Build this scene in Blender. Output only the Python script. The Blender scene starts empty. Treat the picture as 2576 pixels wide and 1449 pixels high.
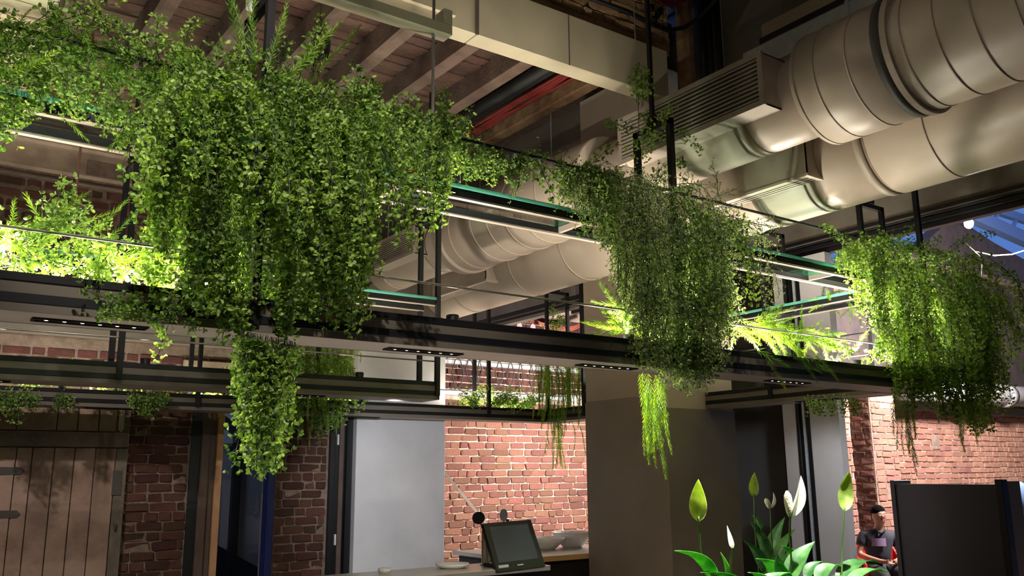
import bpy, math, random
from mathutils import Vector, Matrix, Euler

# ------------------------------------------------------------------ camera, world, exposure
SC = bpy.context.scene
COL = SC.collection
F_PX, IMG_W, IMG_H = 2200.0, 2576, 1449
YAW, PITCH, ROLL = math.radians(35.42), math.radians(12.07), math.radians(-0.5)
EYE = Vector((0, 0, 1.65))
fwd = Vector((math.sin(YAW) * math.cos(PITCH), math.cos(YAW) * math.cos(PITCH), math.sin(PITCH)))
r0 = Vector((math.cos(YAW), -math.sin(YAW), 0))
u0 = r0.cross(fwd)
rt = r0 * math.cos(ROLL) + u0 * math.sin(ROLL)
up = -r0 * math.sin(ROLL) + u0 * math.cos(ROLL)
cam_d = bpy.data.cameras.new('camera')
cam_d.sensor_width = 36.0
cam_d.lens = 36.0 * F_PX / IMG_W
cam_d.clip_start = 0.05
cam = bpy.data.objects.new('camera', cam_d)
COL.objects.link(cam)
cam.matrix_world = Matrix(((rt.x, up.x, -fwd.x, EYE.x), (rt.y, up.y, -fwd.y, EYE.y), (rt.z, up.z, -fwd.z, EYE.z), (0, 0, 0, 1)))
SC.camera = cam
SC.cycles.max_bounces = 5
SC.cycles.diffuse_bounces = 3
SC.cycles.use_adaptive_sampling = True
SC.cycles.adaptive_threshold = 0.08
SC.cycles.glossy_bounces = 3
SC.cycles.transmission_bounces = 4
SC.cycles.transparent_max_bounces = 8
SC.cycles.sample_clamp_indirect = 5.0

SC.view_settings.view_transform = 'Standard'
SC.view_settings.look = 'None'
SC.view_settings.gamma = 1.0
SC.view_settings.use_curve_mapping = False
SC.view_settings.exposure = 1.08

world = bpy.data.worlds.new('dusk_sky')
SC.world = world
world.use_nodes = True
bg = world.node_tree.nodes['Background']
bg.inputs[0].default_value = (0.10, 0.22, 0.62, 1)
bg.inputs[1].default_value = 0.42

WARM = (1.0, 0.80, 0.56)
UPL = (1.0, 0.90, 0.75)
COOL = (0.92, 0.95, 1.0)

def area_light(name, loc, to, size, power, color, size_y=None, spread=180.0):
    d = bpy.data.lights.new(name, 'AREA')
    d.energy = power; d.color = color; d.size = size; d.spread = math.radians(spread)
    if size_y:
        d.shape = 'RECTANGLE'; d.size_y = size_y
    o = bpy.data.objects.new(name, d); COL.objects.link(o)
    o.location = loc
    o.rotation_euler = (Vector(to) - Vector(loc)).to_track_quat('-Z', 'Y').to_euler()
    return o

def spot_light(name, loc, to, power, color, angle=60, blend=0.5, radius=0.04):
    d = bpy.data.lights.new(name, 'SPOT')
    d.energy = power; d.color = color; d.spot_size = math.radians(angle); d.spot_blend = blend; d.shadow_soft_size = radius
    o = bpy.data.objects.new(name, d); COL.objects.link(o)
    o.location = loc
    o.rotation_euler = (Vector(to) - Vector(loc)).to_track_quat('-Z', 'Y').to_euler()
    return o

# unseen fill lights added for the neighbouring room, the glazed yard and the stair
area_light('far_room_fill_light', (8.9, 8.6, 2.6), (7.9, 11.4, 1.2), 0.5, 180, (1.0, 0.93, 0.88))
area_light('yard_fill_light', (11.0, 4.4, 4.4), (13.0, 7.5, 1.0), 0.6, 520, (1.0, 0.92, 0.90))
area_light('stair_fill_light', (2.6, 9.4, 4.2), (3.2, 11.0, 1.2), 0.3, 22, (0.55, 0.7, 1.0))
# added fill lights: dim room fill and washes on pier, door and corner
area_light('room_fill_light', (1.2, 1.6, 4.7), (1.6, 2.2, 0), 1.6, 5, (1.0, 0.90, 0.78))
spot_light('pier_fill_light', (3.3, 6.3, 2.235), (4.72, 8.7, 1.45), 112, COOL, 62, .8, .05)
spot_light('door_fill_light', (-.6, 5.4, 4.6), (1.3, 8.8, 1.2), 210, (1, .92, .86), 50, .8, .06)
spot_light('corner_fill_light', (6.46, 4.6, 2.235), (7.5, 5.35, 1.3), 26, COOL, 70, .8, .05)

# ------------------------------------------------------------------ helpers
def at(px, py, Y):
    """world point on the plane y=Y seen at a picture point (2576 x 1449 frame)"""
    d = rt * ((px - IMG_W / 2) / F_PX) - up * ((py - IMG_H / 2) / F_PX) + fwd
    return EYE + d * (Y / d.y)

def at_x(px, py, X):
    d = rt * ((px - IMG_W / 2) / F_PX) - up * ((py - IMG_H / 2) / F_PX) + fwd
    return EYE + d * (X / d.x)

def lin(c):
    return tuple(((v / 255) / 12.92 if v / 255 <= 0.04045 else ((v / 255 + 0.055) / 1.055) ** 2.4) for v in c)

MATS = {}
def mat(name, rgb, rough=0.6, metal=0.0, noise=None, bump=None, rand=None, spec=0.5, emit=None, coat=0.0, dark=None):
    """procedural material: rgb sRGB 0-255; noise=(scale, rgb2, lo, hi); bump=(scale, strength); rand=per-object value jitter"""
    m = bpy.data.materials.new(name); m.use_nodes = True
    nt = m.node_tree; N = nt.nodes; L = nt.links
    b = N['Principled BSDF']
    b.inputs['Roughness'].default_value = rough
    b.inputs['Metallic'].default_value = metal
    b.inputs['Specular IOR Level'].default_value = spec
    b.inputs['Coat Weight'].default_value = coat
    col = lin(rgb) + (1,)
    b.inputs['Base Color'].default_value = col
    out = None
    tc = N.new('ShaderNodeTexCoord')
    if noise:
        n = N.new('ShaderNodeTexNoise'); n.inputs['Scale'].default_value = noise[0]; n.inputs['Detail'].default_value = 6
        L.new(tc.outputs['Object'], n.inputs['Vector'])
        r = N.new('ShaderNodeValToRGB')
        r.color_ramp.elements[0].position = noise[2]; r.color_ramp.elements[1].position = noise[3]
        r.color_ramp.elements[0].color = col; r.color_ramp.elements[1].color = lin(noise[1]) + (1,)
        L.new(n.outputs['Fac'], r.inputs[0]); out = r.outputs[0]
    if rand:
        oi = N.new('ShaderNodeObjectInfo')
        h = N.new('ShaderNodeHueSaturation')
        mr = N.new('ShaderNodeMapRange'); mr.inputs[3].default_value = 1 - rand; mr.inputs[4].default_value = 1 + rand
        L.new(oi.outputs['Random'], mr.inputs[0]); L.new(mr.outputs[0], h.inputs['Value'])
        mh = N.new('ShaderNodeMapRange'); mh.inputs[3].default_value = 0.5 - rand * 0.05; mh.inputs[4].default_value = 0.5 + rand * 0.05
        mul = N.new('ShaderNodeMath'); mul.operation = 'FRACT'
        m2 = N.new('ShaderNodeMath'); m2.operation = 'MULTIPLY'; m2.inputs[1].default_value = 17.31
        L.new(oi.outputs['Random'], m2.inputs[0]); L.new(m2.outputs[0], mul.inputs[0]); L.new(mul.outputs[0], mh.inputs[0])
        L.new(mh.outputs[0], h.inputs['Hue'])
        if out: L.new(out, h.inputs['Color'])
        else: h.inputs['Color'].default_value = col
        out = h.outputs[0]
    if out: L.new(out, b.inputs['Base Color'])
    if bump:
        n2 = N.new('ShaderNodeTexNoise'); n2.inputs['Scale'].default_value = bump[0]; n2.inputs['Detail'].default_value = 5
        L.new(tc.outputs['Object'], n2.inputs['Vector'])
        bp = N.new('ShaderNodeBump'); bp.inputs['Strength'].default_value = bump[1]; bp.inputs['Distance'].default_value = 0.02
        L.new(n2.outputs['Fac'], bp.inputs['Height']); L.new(bp.outputs[0], b.inputs['Normal'])
    if emit:
        b.inputs['Emission Color'].default_value = emit[0] + (1,)
        b.inputs['Emission Strength'].default_value = emit[1]
    MATS[name] = m
    return m

def leaf_mat(name, rgb, rgb2, trans=0.4):
    m = bpy.data.materials.new(name); m.use_nodes = True
    nt = m.node_tree; N = nt.nodes; L = nt.links
    b = N['Principled BSDF']; b.inputs['Roughness'].default_value = 0.5
    oi = N.new('ShaderNodeObjectInfo'); tc = N.new('ShaderNodeTexCoord')
    ns = N.new('ShaderNodeTexNoise'); ns.inputs['Scale'].default_value = 22; ns.inputs['Detail'].default_value = 2
    L.new(tc.outputs['Object'], ns.inputs['Vector'])
    ad = N.new('ShaderNodeMath'); ad.operation = 'ADD'
    mu = N.new('ShaderNodeMath'); mu.operation = 'MULTIPLY_ADD'; mu.inputs[1].default_value = 2.4; mu.inputs[2].default_value = -1.1
    L.new(ns.outputs['Fac'], mu.inputs[0])
    rr = N.new('ShaderNodeMath'); rr.operation = 'MULTIPLY'; rr.inputs[1].default_value = 0.7
    L.new(oi.outputs['Random'], rr.inputs[0]); L.new(rr.outputs[0], ad.inputs[0]); L.new(mu.outputs[0], ad.inputs[1])
    mx = N.new('ShaderNodeValToRGB')
    mx.color_ramp.elements[0].color = lin(rgb) + (1,); mx.color_ramp.elements[1].color = lin(rgb2) + (1,)
    L.new(ad.outputs[0], mx.inputs[0])
    L.new(mx.outputs[0], b.inputs['Base Color'])
    t = N.new('ShaderNodeBsdfTranslucent')
    hs = N.new('ShaderNodeHueSaturation'); hs.inputs['Saturation'].default_value = 1.15; hs.inputs['Value'].default_value = 1.5
    L.new(mx.outputs[0], hs.inputs['Color']); L.new(hs.outputs[0], t.inputs['Color'])
    mix = N.new('ShaderNodeMixShader'); mix.inputs[0].default_value = trans
    L.new(b.outputs[0], mix.inputs[1]); L.new(t.outputs[0], mix.inputs[2])
    L.new(mix.outputs[0], N['Material Output'].inputs['Surface'])
    MATS[name] = m
    return m

# metals, glass
mat('black_metal', (20, 20, 23), 0.5, noise=(6, (28, 27, 29), .4, .8), spec=.3)
mat('fascia_metal', (106, 97, 87), 0.42, 0.0, noise=(4, (94, 86, 77), .35, .75))
mat('underside_panel', (186, 174, 164), 0.5, noise=(3, (172, 161, 152), .35, .75))
mat('brushed_steel', (198, 190, 182), 0.28, 0.9)
mat('pale_metal', (205, 190, 175), 0.35, 0.6)
mat('duct_paint', (176, 162, 146), 0.42, noise=(1.6, (166, 152, 136), .35, .75))
mat('duct_gasket', (62, 58, 54), 0.6)
mat('vent_paint', (164, 152, 138), 0.5, noise=(5, (154, 142, 128), .3, .8))
mat('vent_dark', (22, 20, 19), 0.8)
mat('plaster_beige', (188, 172, 152), 0.62, noise=(2.2, (176, 160, 141), .35, .8), bump=(40, .06))
mat('plaster_white', (206, 203, 206), 0.55, noise=(1.7, (188, 186, 190), .4, .75), bump=(30, .05))
mat('plaster_grey', (118, 110, 99), 0.75, noise=(3, (100, 93, 83), .35, .75), bump=(24, .15))
mat('bulkhead_paint', (206, 196, 168), 0.4, noise=(2, (178, 166, 140), .35, .8))
mat('galvanised', (206, 212, 220), 0.4, 0.25, noise=(18, (186, 193, 203), .35, .7))
mat('white_sheet', (222, 222, 224), 0.3)
mat('floor_concrete', (112, 105, 98), 0.6, noise=(3, (98, 92, 86), .35, .7))
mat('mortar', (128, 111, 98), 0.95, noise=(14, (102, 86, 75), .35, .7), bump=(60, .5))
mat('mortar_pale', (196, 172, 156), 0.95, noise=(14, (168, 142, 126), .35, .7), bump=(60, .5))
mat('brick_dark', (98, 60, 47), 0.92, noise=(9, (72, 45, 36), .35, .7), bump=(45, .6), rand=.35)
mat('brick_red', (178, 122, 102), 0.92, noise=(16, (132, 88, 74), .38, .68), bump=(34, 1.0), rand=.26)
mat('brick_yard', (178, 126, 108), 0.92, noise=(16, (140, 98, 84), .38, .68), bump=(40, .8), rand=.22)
mat('joist_wood', (106, 87, 75), 0.85, noise=(5, (74, 59, 50), .35, .7), bump=(30, .4), rand=.15)
mat('ceiling_brick', (96, 69, 56), 0.9, noise=(7, (70, 50, 41), .35, .7), bump=(40, .5), rand=.22)
mat('door_plank', (150, 124, 108), 0.8, noise=(5, (122, 98, 84), .4, .68), bump=(26, .3), rand=.1)
mat('door_batten', (112, 100, 86), 0.85, noise=(7, (86, 76, 64), .35, .7), bump=(30, .4))
mat('iron_strap', (66, 60, 54), 0.7)
mat('frame_brown', (92, 74, 64), 0.6, noise=(6, (76, 60, 52), .35, .7))
mat('frame_black', (14, 15, 19), 0.45)
mat('pine', (196, 150, 110), 0.7, noise=(8, (176, 130, 92), .35, .7))
mat('pale_wood', (226, 204, 184), 0.6)
mat('old_beam', (138, 106, 76), 0.9, noise=(7, (98, 70, 48), .35, .7), bump=(18, .9))
mat('rough_brick', (196, 152, 108), 0.95, noise=(10, (214, 180, 134), .4, .62), bump=(18, 1.0), rand=.15)
mat('lit_cream_board', (204, 192, 160), 0.7, noise=(5, (176, 162, 130), .4, .75), bump=(30, .3), rand=.06)  # lamplight on this bay's boards put into a paler cream
mat('lower_panel_dark', (128, 117, 100), 0.3, noise=(3, (116, 106, 90), .35, .75))
mat('lower_panel_taupe', (150, 135, 119), 0.45, noise=(3, (138, 124, 109), .35, .75))
mat('cornice', (150, 133, 114), 0.8, noise=(5, (118, 100, 84), .4, .7), bump=(20, .5))
mat('red_cable', (128, 40, 34), 0.7)
mat('orange_cable', (164, 92, 72), 0.7)
mat('black_rubber', (18, 18, 19), 0.6)
mat('grey_cable', (58, 56, 56), 0.6)
mat('rusty_rod', (92, 66, 56), 0.6, 0.4)
mat('stem_dark', (38, 44, 22), 0.7)
mat('stem_green', (84, 116, 40), 0.6)
leaf_mat('leaf_clover', (76, 108, 44), (176, 204, 106), .42)
leaf_mat('leaf_needle', (78, 120, 42), (166, 198, 80), .45)
leaf_mat('leaf_fine', (84, 108, 58), (176, 190, 120), .4)
leaf_mat('lily_leaf', (48, 112, 44), (110, 166, 84), .4)
leaf_mat('lily_bract', (150, 176, 72), (214, 226, 150), .5)
leaf_mat('lily_white', (232, 234, 222), (250, 250, 244), .5)
mat('spadix', (232, 222, 178), 0.7, bump=(150, .8))
mat('screen_glass', (66, 72, 82), 0.25)
mat('screen_bezel', (16, 17, 20), 0.35)
mat('stainless', (190, 184, 172), 0.25, 0.9)
mat('counter_steel', (196, 192, 182), 0.35, 0.5)
mat('counter_wood', (206, 166, 110), 0.5)
mat('white_bowl', (242, 240, 238), 0.45)
mat('sticker', (176, 186, 196), 0.5)
mat('cabinet_black', (34, 32, 31), 0.5)
mat('cabinet_edge', (12, 11, 12), 0.4)
mat('cabinet_side', (112, 98, 86), 0.55)
mat('red_plastic', (200, 34, 38), 0.35)
mat('skin', (158, 110, 86), 0.55)
mat('shirt', (40, 38, 50), 0.8)
mat('shirt_panel', (140, 116, 150), 0.8)
mat('trousers', (26, 26, 30), 0.8)
mat('hair', (14, 11, 11), 1.0, spec=.05)
mat('eye_white', (220, 214, 206), 0.4)
mat('lip', (120, 66, 58), 0.5)
mat('stair_grey', (104, 104, 110), 0.7)
mat('stair_blue', (64, 116, 170), 0.6)
mat('blue_paint', (26, 38, 96), 0.5)
mat('stair_white', (220, 220, 226), 0.6)
mat('planter_box', (60, 52, 46), 0.6)
mat('soil', (44, 32, 24), 0.95)
mat('yard_steel', (86, 108, 150), 0.5, 0.3)
mat('yard_dark', (62, 50, 48), 0.85, noise=(6, (46, 38, 38), .35, .7))
mat('reflection_pink', (220, 150, 160), 0.6)
mat('pipe_grey', (150, 148, 148), 0.45)
mat('extinguisher', (190, 30, 30), 0.35)
mat('bulb_glass', (255, 250, 235), 0.4, emit=((1.0, 0.93, 0.8), 60))
mat('lamp_lens', (255, 240, 214), 0.4, emit=(UPL, 26))
mat('bar_lens', (255, 240, 214), 0.4, emit=(UPL, 9))
mat('led_dot', (255, 244, 224), 0.4, emit=((1.0, 0.9, 0.72), 1.2))
mat('tape_roll', (46, 46, 52), 0.5)
mat('wire_grey', (150, 146, 142), 0.5, 0.3)
mat('mirror_disc', (122, 122, 128), 0.5)
mat('blue_cloth', (70, 92, 128), 0.8)

for _n in ('led_dot', 'bar_lens', 'lamp_lens', 'bulb_glass'):
    MATS[_n].cycles.emission_sampling = 'NONE'      # their light comes from the lamp objects beside them

def glass_mat():
    m = bpy.data.materials.new('clear_glass'); m.use_nodes = True
    nt = m.node_tree; N = nt.nodes; L = nt.links
    tr = N.new('ShaderNodeBsdfTransparent'); tr.inputs[0].default_value = (0.80, 0.90, 0.86, 1)
    gl = N.new('ShaderNodeBsdfGlossy'); gl.inputs['Roughness'].default_value = 0.04
    fr = N.new('ShaderNodeFresnel'); fr.inputs[0].default_value = 1.5
    mx = N.new('ShaderNodeMixShader')
    L.new(fr.outputs[0], mx.inputs[0]); L.new(tr.outputs[0], mx.inputs[1]); L.new(gl.outputs[0], mx.inputs[2])
    L.new(mx.outputs[0], N['Material Output'].inputs['Surface'])
    MATS['clear_glass'] = m
    m = bpy.data.materials.new('glass_edge'); m.use_nodes = True
    nt = m.node_tree; b = nt.nodes['Principled BSDF']
    b.inputs['Base Color'].default_value = lin((122, 206, 184)) + (1,); b.inputs['Roughness'].default_value = 0.15
    tl_ = nt.nodes.new('ShaderNodeBsdfTranslucent'); tl_.inputs[0].default_value = lin((122, 220, 196)) + (1,)
    mx = nt.nodes.new('ShaderNodeMixShader'); mx.inputs[0].default_value = 0.5
    nt.links.new(b.outputs[0], mx.inputs[1]); nt.links.new(tl_.outputs[0], mx.inputs[2])
    nt.links.new(mx.outputs[0], nt.nodes['Material Output'].inputs['Surface'])
    MATS['glass_edge'] = m
    m = bpy.data.materials.new('dark_glass'); m.use_nodes = True
    b = m.node_tree.nodes['Principled BSDF']
    b.inputs['Base Color'].default_value = lin((40, 38, 32)) + (1,); b.inputs['Roughness'].default_value = 0.12
    MATS['dark_glass'] = m
glass_mat()

ORIG = {}
def thing(name, label, cat, loc=(0, 0, 0), rotz=0.0, group=None):
    o = bpy.data.objects.new(name, None); COL.objects.link(o)
    o.empty_display_size = 0.1
    o.location = loc; o.rotation_euler = (0, 0, rotz)
    o['label'] = label; o['category'] = cat
    if group: o['group'] = group
    ORIG[o] = (Vector(loc), rotz)
    return o

def tag(o, label, cat, group=None):
    o['label'] = label; o['category'] = cat
    if group: o['group'] = group
    return o

def origin_of(p):
    while p is not None:
        if p in ORIG: return ORIG[p]
        p = p.parent
    return (Vector((0, 0, 0)), 0.0)

def mk(name, geo, m, parent=None, world=True, smooth=False, base=None):
    """one mesh object; geo=(verts, faces[, material indices]); world=True: verts in world space"""
    V, Fc = geo[0], geo[1]
    if parent is not None and world:
        o0, rz = origin_of(parent)
        if rz:
            c, s = math.cos(-rz), math.sin(-rz)
            V = [((v[0] - o0.x) * c - (v[1] - o0.y) * s, (v[0] - o0.x) * s + (v[1] - o0.y) * c, v[2] - o0.z) for v in V]
        else:
            V = [(v[0] - o0.x, v[1] - o0.y, v[2] - o0.z) for v in V]
    loc = None
    if parent is None:
        xs = [v[0] for v in V]; ys = [v[1] for v in V]; zs = [v[2] for v in V]
        if base is None: loc = ((min(xs) + max(xs)) / 2, (min(ys) + max(ys)) / 2, min(zs))
        else: loc = base
        V = [(v[0] - loc[0], v[1] - loc[1], v[2] - loc[2]) for v in V]
    me = bpy.data.meshes.new(name)
    me.from_pydata([tuple(v) for v in V], [], [tuple(f) for f in Fc]); me.update()
    for mm in (m if isinstance(m, (list, tuple)) else [m]):
        me.materials.append(MATS[mm])
    if len(geo) > 2:
        for p, k in zip(me.polygons, geo[2]): p.material_index = k
    if smooth:
        for p in me.polygons: p.use_smooth = True
    o = bpy.data.objects.new(name, me); COL.objects.link(o)
    if loc is not None:
        o.location = loc; ORIG[o] = (Vector(loc), 0.0)
    o.parent = parent
    return o

def struct(name, geo, m, parent=None, base=(0, 0, 0), **k):
    o = mk(name, geo, m, parent, base=base, **k)
    if parent is None: o['kind'] = 'structure'
    return o

def join(*geos):
    V, Fc, I = [], [], []
    for g in geos:
        n = len(V); V += list(g[0]); Fc += [tuple(i + n for i in f) for f in g[1]]
        I += list(g[2]) if len(g) > 2 else [0] * len(g[1])
    return V, Fc, I

def mi(geo, k):
    return geo[0], geo[1], [k] * len(geo[1])

def box(x0, x1, y0, y1, z0, z1, b=0.0):
    """box, chamfered by b"""
    if b <= 0:
        V = [(x, y, z) for x in (x0, x1) for y in (y0, y1) for z in (z0, z1)]
        Fc = [(0, 1, 3, 2), (4, 6, 7, 5), (0, 4, 5, 1), (2, 3, 7, 6), (0, 2, 6, 4), (1, 5, 7, 3)]
        return V, Fc
    V = []; idx = {}
    X, Yv, Z = (x0, x1), (y0, y1), (z0, z1)
    for i in (0, 1):
        for j in (0, 1):
            for k in (0, 1):
                sx, sy, sz = (b, -b)[i], (b, -b)[j], (b, -b)[k]
                for ax in range(3):
                    p = [X[i], Yv[j], Z[k]]
                    if ax != 0: p[0] += sx
                    if ax != 1: p[1] += sy
                    if ax != 2: p[2] += sz
                    idx[i, j, k, ax] = len(V); V.append(tuple(p))
    Fc = []
    for ax in range(3):
        for s in (0, 1):
            q = []
            for a, c in ((0, 0), (1, 0), (1, 1), (0, 1)):
                t = [0, 0, 0]; t[ax] = s; o = [n for n in range(3) if n != ax]; t[o[0]] = a; t[o[1]] = c
                q.append(idx[t[0], t[1], t[2], ax])
            Fc.append(tuple(q))
    for ax in range(3):
        o = [n for n in range(3) if n != ax]
        for a in (0, 1):
            for c in (0, 1):
                t0 = [0, 0, 0]; t0[o[0]] = a; t0[o[1]] = c; t1 = list(t0); t1[ax] = 1
                Fc.append((idx[t0[0], t0[1], t0[2], o[0]], idx[t1[0], t1[1], t1[2], o[0]], idx[t1[0], t1[1], t1[2], o[1]], idx[t0[0], t0[1], t0[2], o[1]]))
    for i in (0, 1):
        for j in (0, 1):
            for k in (0, 1):
                Fc.append((idx[i, j, k, 0], idx[i, j, k, 1], idx[i, j, k, 2]))
    return V, Fc

def tube(pts, r, n=8, cap=True):
    """tube along a polyline; r number or list"""
    pts = [Vector(p) for p in pts]; V = []; Fc = []
    prev = None
    for i, p in enumerate(pts):
        t = (pts[min(i + 1, len(pts) - 1)] - pts[max(i - 1, 0)]).normalized()
        if prev is None:
            a = Vector((0, 0, 1)) if abs(t.z) < 0.9 else Vector((1, 0, 0))
            s = t.cross(a).normalized()
        else:
            s = (prev - t * prev.dot(t)).normalized()
        prev = s; q = t.cross(s)
        ri = r[i] if isinstance(r, (list, tuple)) else r
        for k in range(n):
            an = 2 * math.pi * k / n
            V.append(tuple(p + (s * math.cos(an) + q * math.sin(an)) * ri))
    for i in range(len(pts) - 1):
        for k in range(n):
            Fc.append((i * n + k, i * n + (k + 1) % n, (i + 1) * n + (k + 1) % n, (i + 1) * n + k))
    if cap:
        Fc.append(tuple(range(n - 1, -1, -1))); Fc.append(tuple((len(pts) - 1) * n + k for k in range(n)))
    return V, Fc

def bar(p, q, w, h=None):
    """square bar between two points"""
    h = h or w
    p, q = Vector(p), Vector(q); t = (q - p).normalized()
    a = Vector((0, 0, 1)) if abs(t.z) < 0.9 else Vector((0, 1, 0))
    s = t.cross(a).normalized() * w / 2; u = s.cross(t).normalized() * h / 2
    V = [tuple(e + a1 * s + b1 * u) for e in (p, q) for a1, b1 in ((-1, -1), (1, -1), (1, 1), (-1, 1))]
    return V, [(0, 1, 2, 3), (7, 6, 5, 4), (0, 4, 5, 1), (1, 5, 6, 2), (2, 6, 7, 3), (3, 7, 4, 0)]

def lathe_y(cx, cz, prof, n=56, caps=True):
    """revolve (y, r) profile around an axis along y"""
    V = []; Fc = []
    for y, r in prof:
        for k in range(n):
            a = 2 * math.pi * k / n
            V.append((cx + r * math.cos(a), y, cz + r * math.sin(a)))
    for i in range(len(prof) - 1):
        for k in range(n):
            Fc.append((i * n + k, (i + 1) * n + k, (i + 1) * n + (k + 1) % n, i * n + (k + 1) % n))
    if caps:
        Fc.append(tuple(range(n))); Fc.append(tuple((len(prof) - 1) * n + k for k in range(n - 1, -1, -1)))
    return V, Fc

def lathe_z(cx, cy, prof, n=24, caps=True):
    V = []; Fc = []
    for z, r in prof:
        for k in range(n):
            a = 2 * math.pi * k / n
            V.append((cx + r * math.cos(a), cy + r * math.sin(a), z))
    for i in range(len(prof) - 1):
        for k in range(n):
            Fc.append((i * n + k, i * n + (k + 1) % n, (i + 1) * n + (k + 1) % n, (i + 1) * n + k))
    if caps:
        Fc.append(tuple(range(n - 1, -1, -1))); Fc.append(tuple((len(prof) - 1) * n + k for k in range(n)))
    return V, Fc

def prism(poly, axis, a, b):
    """extrude 2D polygon along axis 'x','y' or 'z' from a to b"""
    V = []
    for t in (a, b):
        for u, v in poly:
            V.append({'x': (t, u, v), 'y': (u, t, v), 'z': (u, v, t)}[axis])
    n = len(poly)
    Fc = [tuple(range(n)), tuple(range(2 * n - 1, n - 1, -1))]
    for i in range(n):
        j = (i + 1) % n
        Fc.append((i, n + i, n + j, j))
    return V, Fc

def disc(c, rx, rz, th, n=28):
    V = [(c.x + rx * math.cos(2 * math.pi * k / n), c.y + s, c.z + rz * math.sin(2 * math.pi * k / n)) for s in (0, th) for k in range(n)]
    return V, [tuple(range(n)), tuple(range(2 * n - 1, n - 1, -1))] + [(k, n + k, n + (k + 1) % n, (k + 1) % n) for k in range(n)]

# ------------------------------------------------------------------ the setting
YB = 8.8        # back wall
XW = 7.6        # glazed wall
CZ = 4.8        # underside of joists

struct('floor', box(-5, 20, -4, 13, -0.1, 0), 'floor_concrete')

# brick meshes: unit blocks with a rough face, shared
def brick_variants(m, n=6, seed=1):
    out = []
    rnd = random.Random(seed)
    for k in range(n):
        V, Fc = box(-.5, .5, -.5, .5, -.5, .5, .09)
        V = [(x + rnd.uniform(-.035, .035), y + rnd.uniform(-.12, .12), z + rnd.uniform(-.06, .06)) for x, y, z in V]
        me = bpy.data.meshes.new('brick'); me.from_pydata(V, [], Fc); me.update(); me.materials.append(MATS[m])
        out.append(me)
    return out

def brick_wall(parent, variants, x0, x1, z0, z1, yface, course, blen, joint=.014, seed=0, skip=None, limit=300, axis='y', proud=.012, depth=.06, prefer=None):
    """bricks lying along x (axis 'y': wall faces -y) or along y (axis 'x': wall faces -x); each one an object, the rest one stuff mesh"""
    rnd = random.Random(seed); items = []
    z = z0; row = 0
    while z + course <= z1 + 1e-6:
        x = x0 - (blen * .5 if row % 2 else 0) - rnd.uniform(0, .3) * blen
        while x < x1:
            l = blen * rnd.choice((1, 1, 1, .5, .55, .85)) * rnd.uniform(.94, 1.06)
            a, b = max(x, x0), min(x + l, x1)
            if b - a > .05 and not (skip and skip((a + b) / 2, z + course / 2)):
                items.append((a, b, z + rnd.uniform(-.003, .003)))
            x += l
        z += course; row += 1
    if prefer: items.sort(key=prefer)
    rest = []
    for i, (a, b, z) in enumerate(items):
        sx, sz = b - a - joint * rnd.uniform(.7, 1.3), course - joint * rnd.uniform(.7, 1.2)
        yo = yface - proud + depth / 2 + rnd.uniform(-.006, .008)
        cx, cz = (a + b) / 2, z + course / 2
        me = rnd.choice(variants)
        if i < limit:
            o = bpy.data.objects.new('brick', me); COL.objects.link(o); o.parent = parent
            if axis == 'y':
                o.location = (cx, yo, cz); o.scale = (sx, depth, sz)
            else:
                o.location = (yo, cx, cz); o.rotation_euler = (0, 0, math.pi / 2); o.scale = (sx, depth, sz)
            if rnd.random() < .5: o.rotation_euler = (o.rotation_euler[0], math.pi, o.rotation_euler[2])
        else:
            rest.append(box(cx - sx / 2, cx + sx / 2, yo - depth / 2, yo + depth / 2, cz - sz / 2, cz + sz / 2, .006) if axis == 'y'
                        else box(yo - depth / 2, yo + depth / 2, cx - sx / 2, cx + sx / 2, cz - sz / 2, cz + sz / 2, .006))
    if rest:
        o = mk('brickwork', join(*rest), variants[0].materials[0].name, parent); o['kind'] = 'stuff'

BV_D = brick_variants('brick_dark', 6, 1)
BV_R = brick_variants('brick_red', 8, 2)
BV_Y = brick_variants('brick_yard', 6, 3)

# back wall with the door opening (x 2.52..3.27) and the dark glazed strip (x 3.88..4.10)
wall_back = struct('wall_back', join(
    box(-5, 2.50, YB, YB + .35, 0, 5.3), box(2.50, 3.28, YB, YB + .35, 2.62, 5.3),
    box(3.28, 3.86, YB, YB + .35, 0, 5.3), box(3.86, 5.25, YB, YB + .35, 2.62, 5.3)), 'mortar')
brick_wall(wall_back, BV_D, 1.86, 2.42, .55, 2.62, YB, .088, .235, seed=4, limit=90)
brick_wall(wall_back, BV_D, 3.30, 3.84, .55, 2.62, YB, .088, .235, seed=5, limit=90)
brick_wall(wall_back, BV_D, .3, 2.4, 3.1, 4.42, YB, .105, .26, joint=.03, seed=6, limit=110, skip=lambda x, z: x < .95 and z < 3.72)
brick_wall(wall_back, BV_D, .3, 4.0, 2.64, 2.9, YB, .088, .235, joint=.02, seed=7, limit=20)
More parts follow.
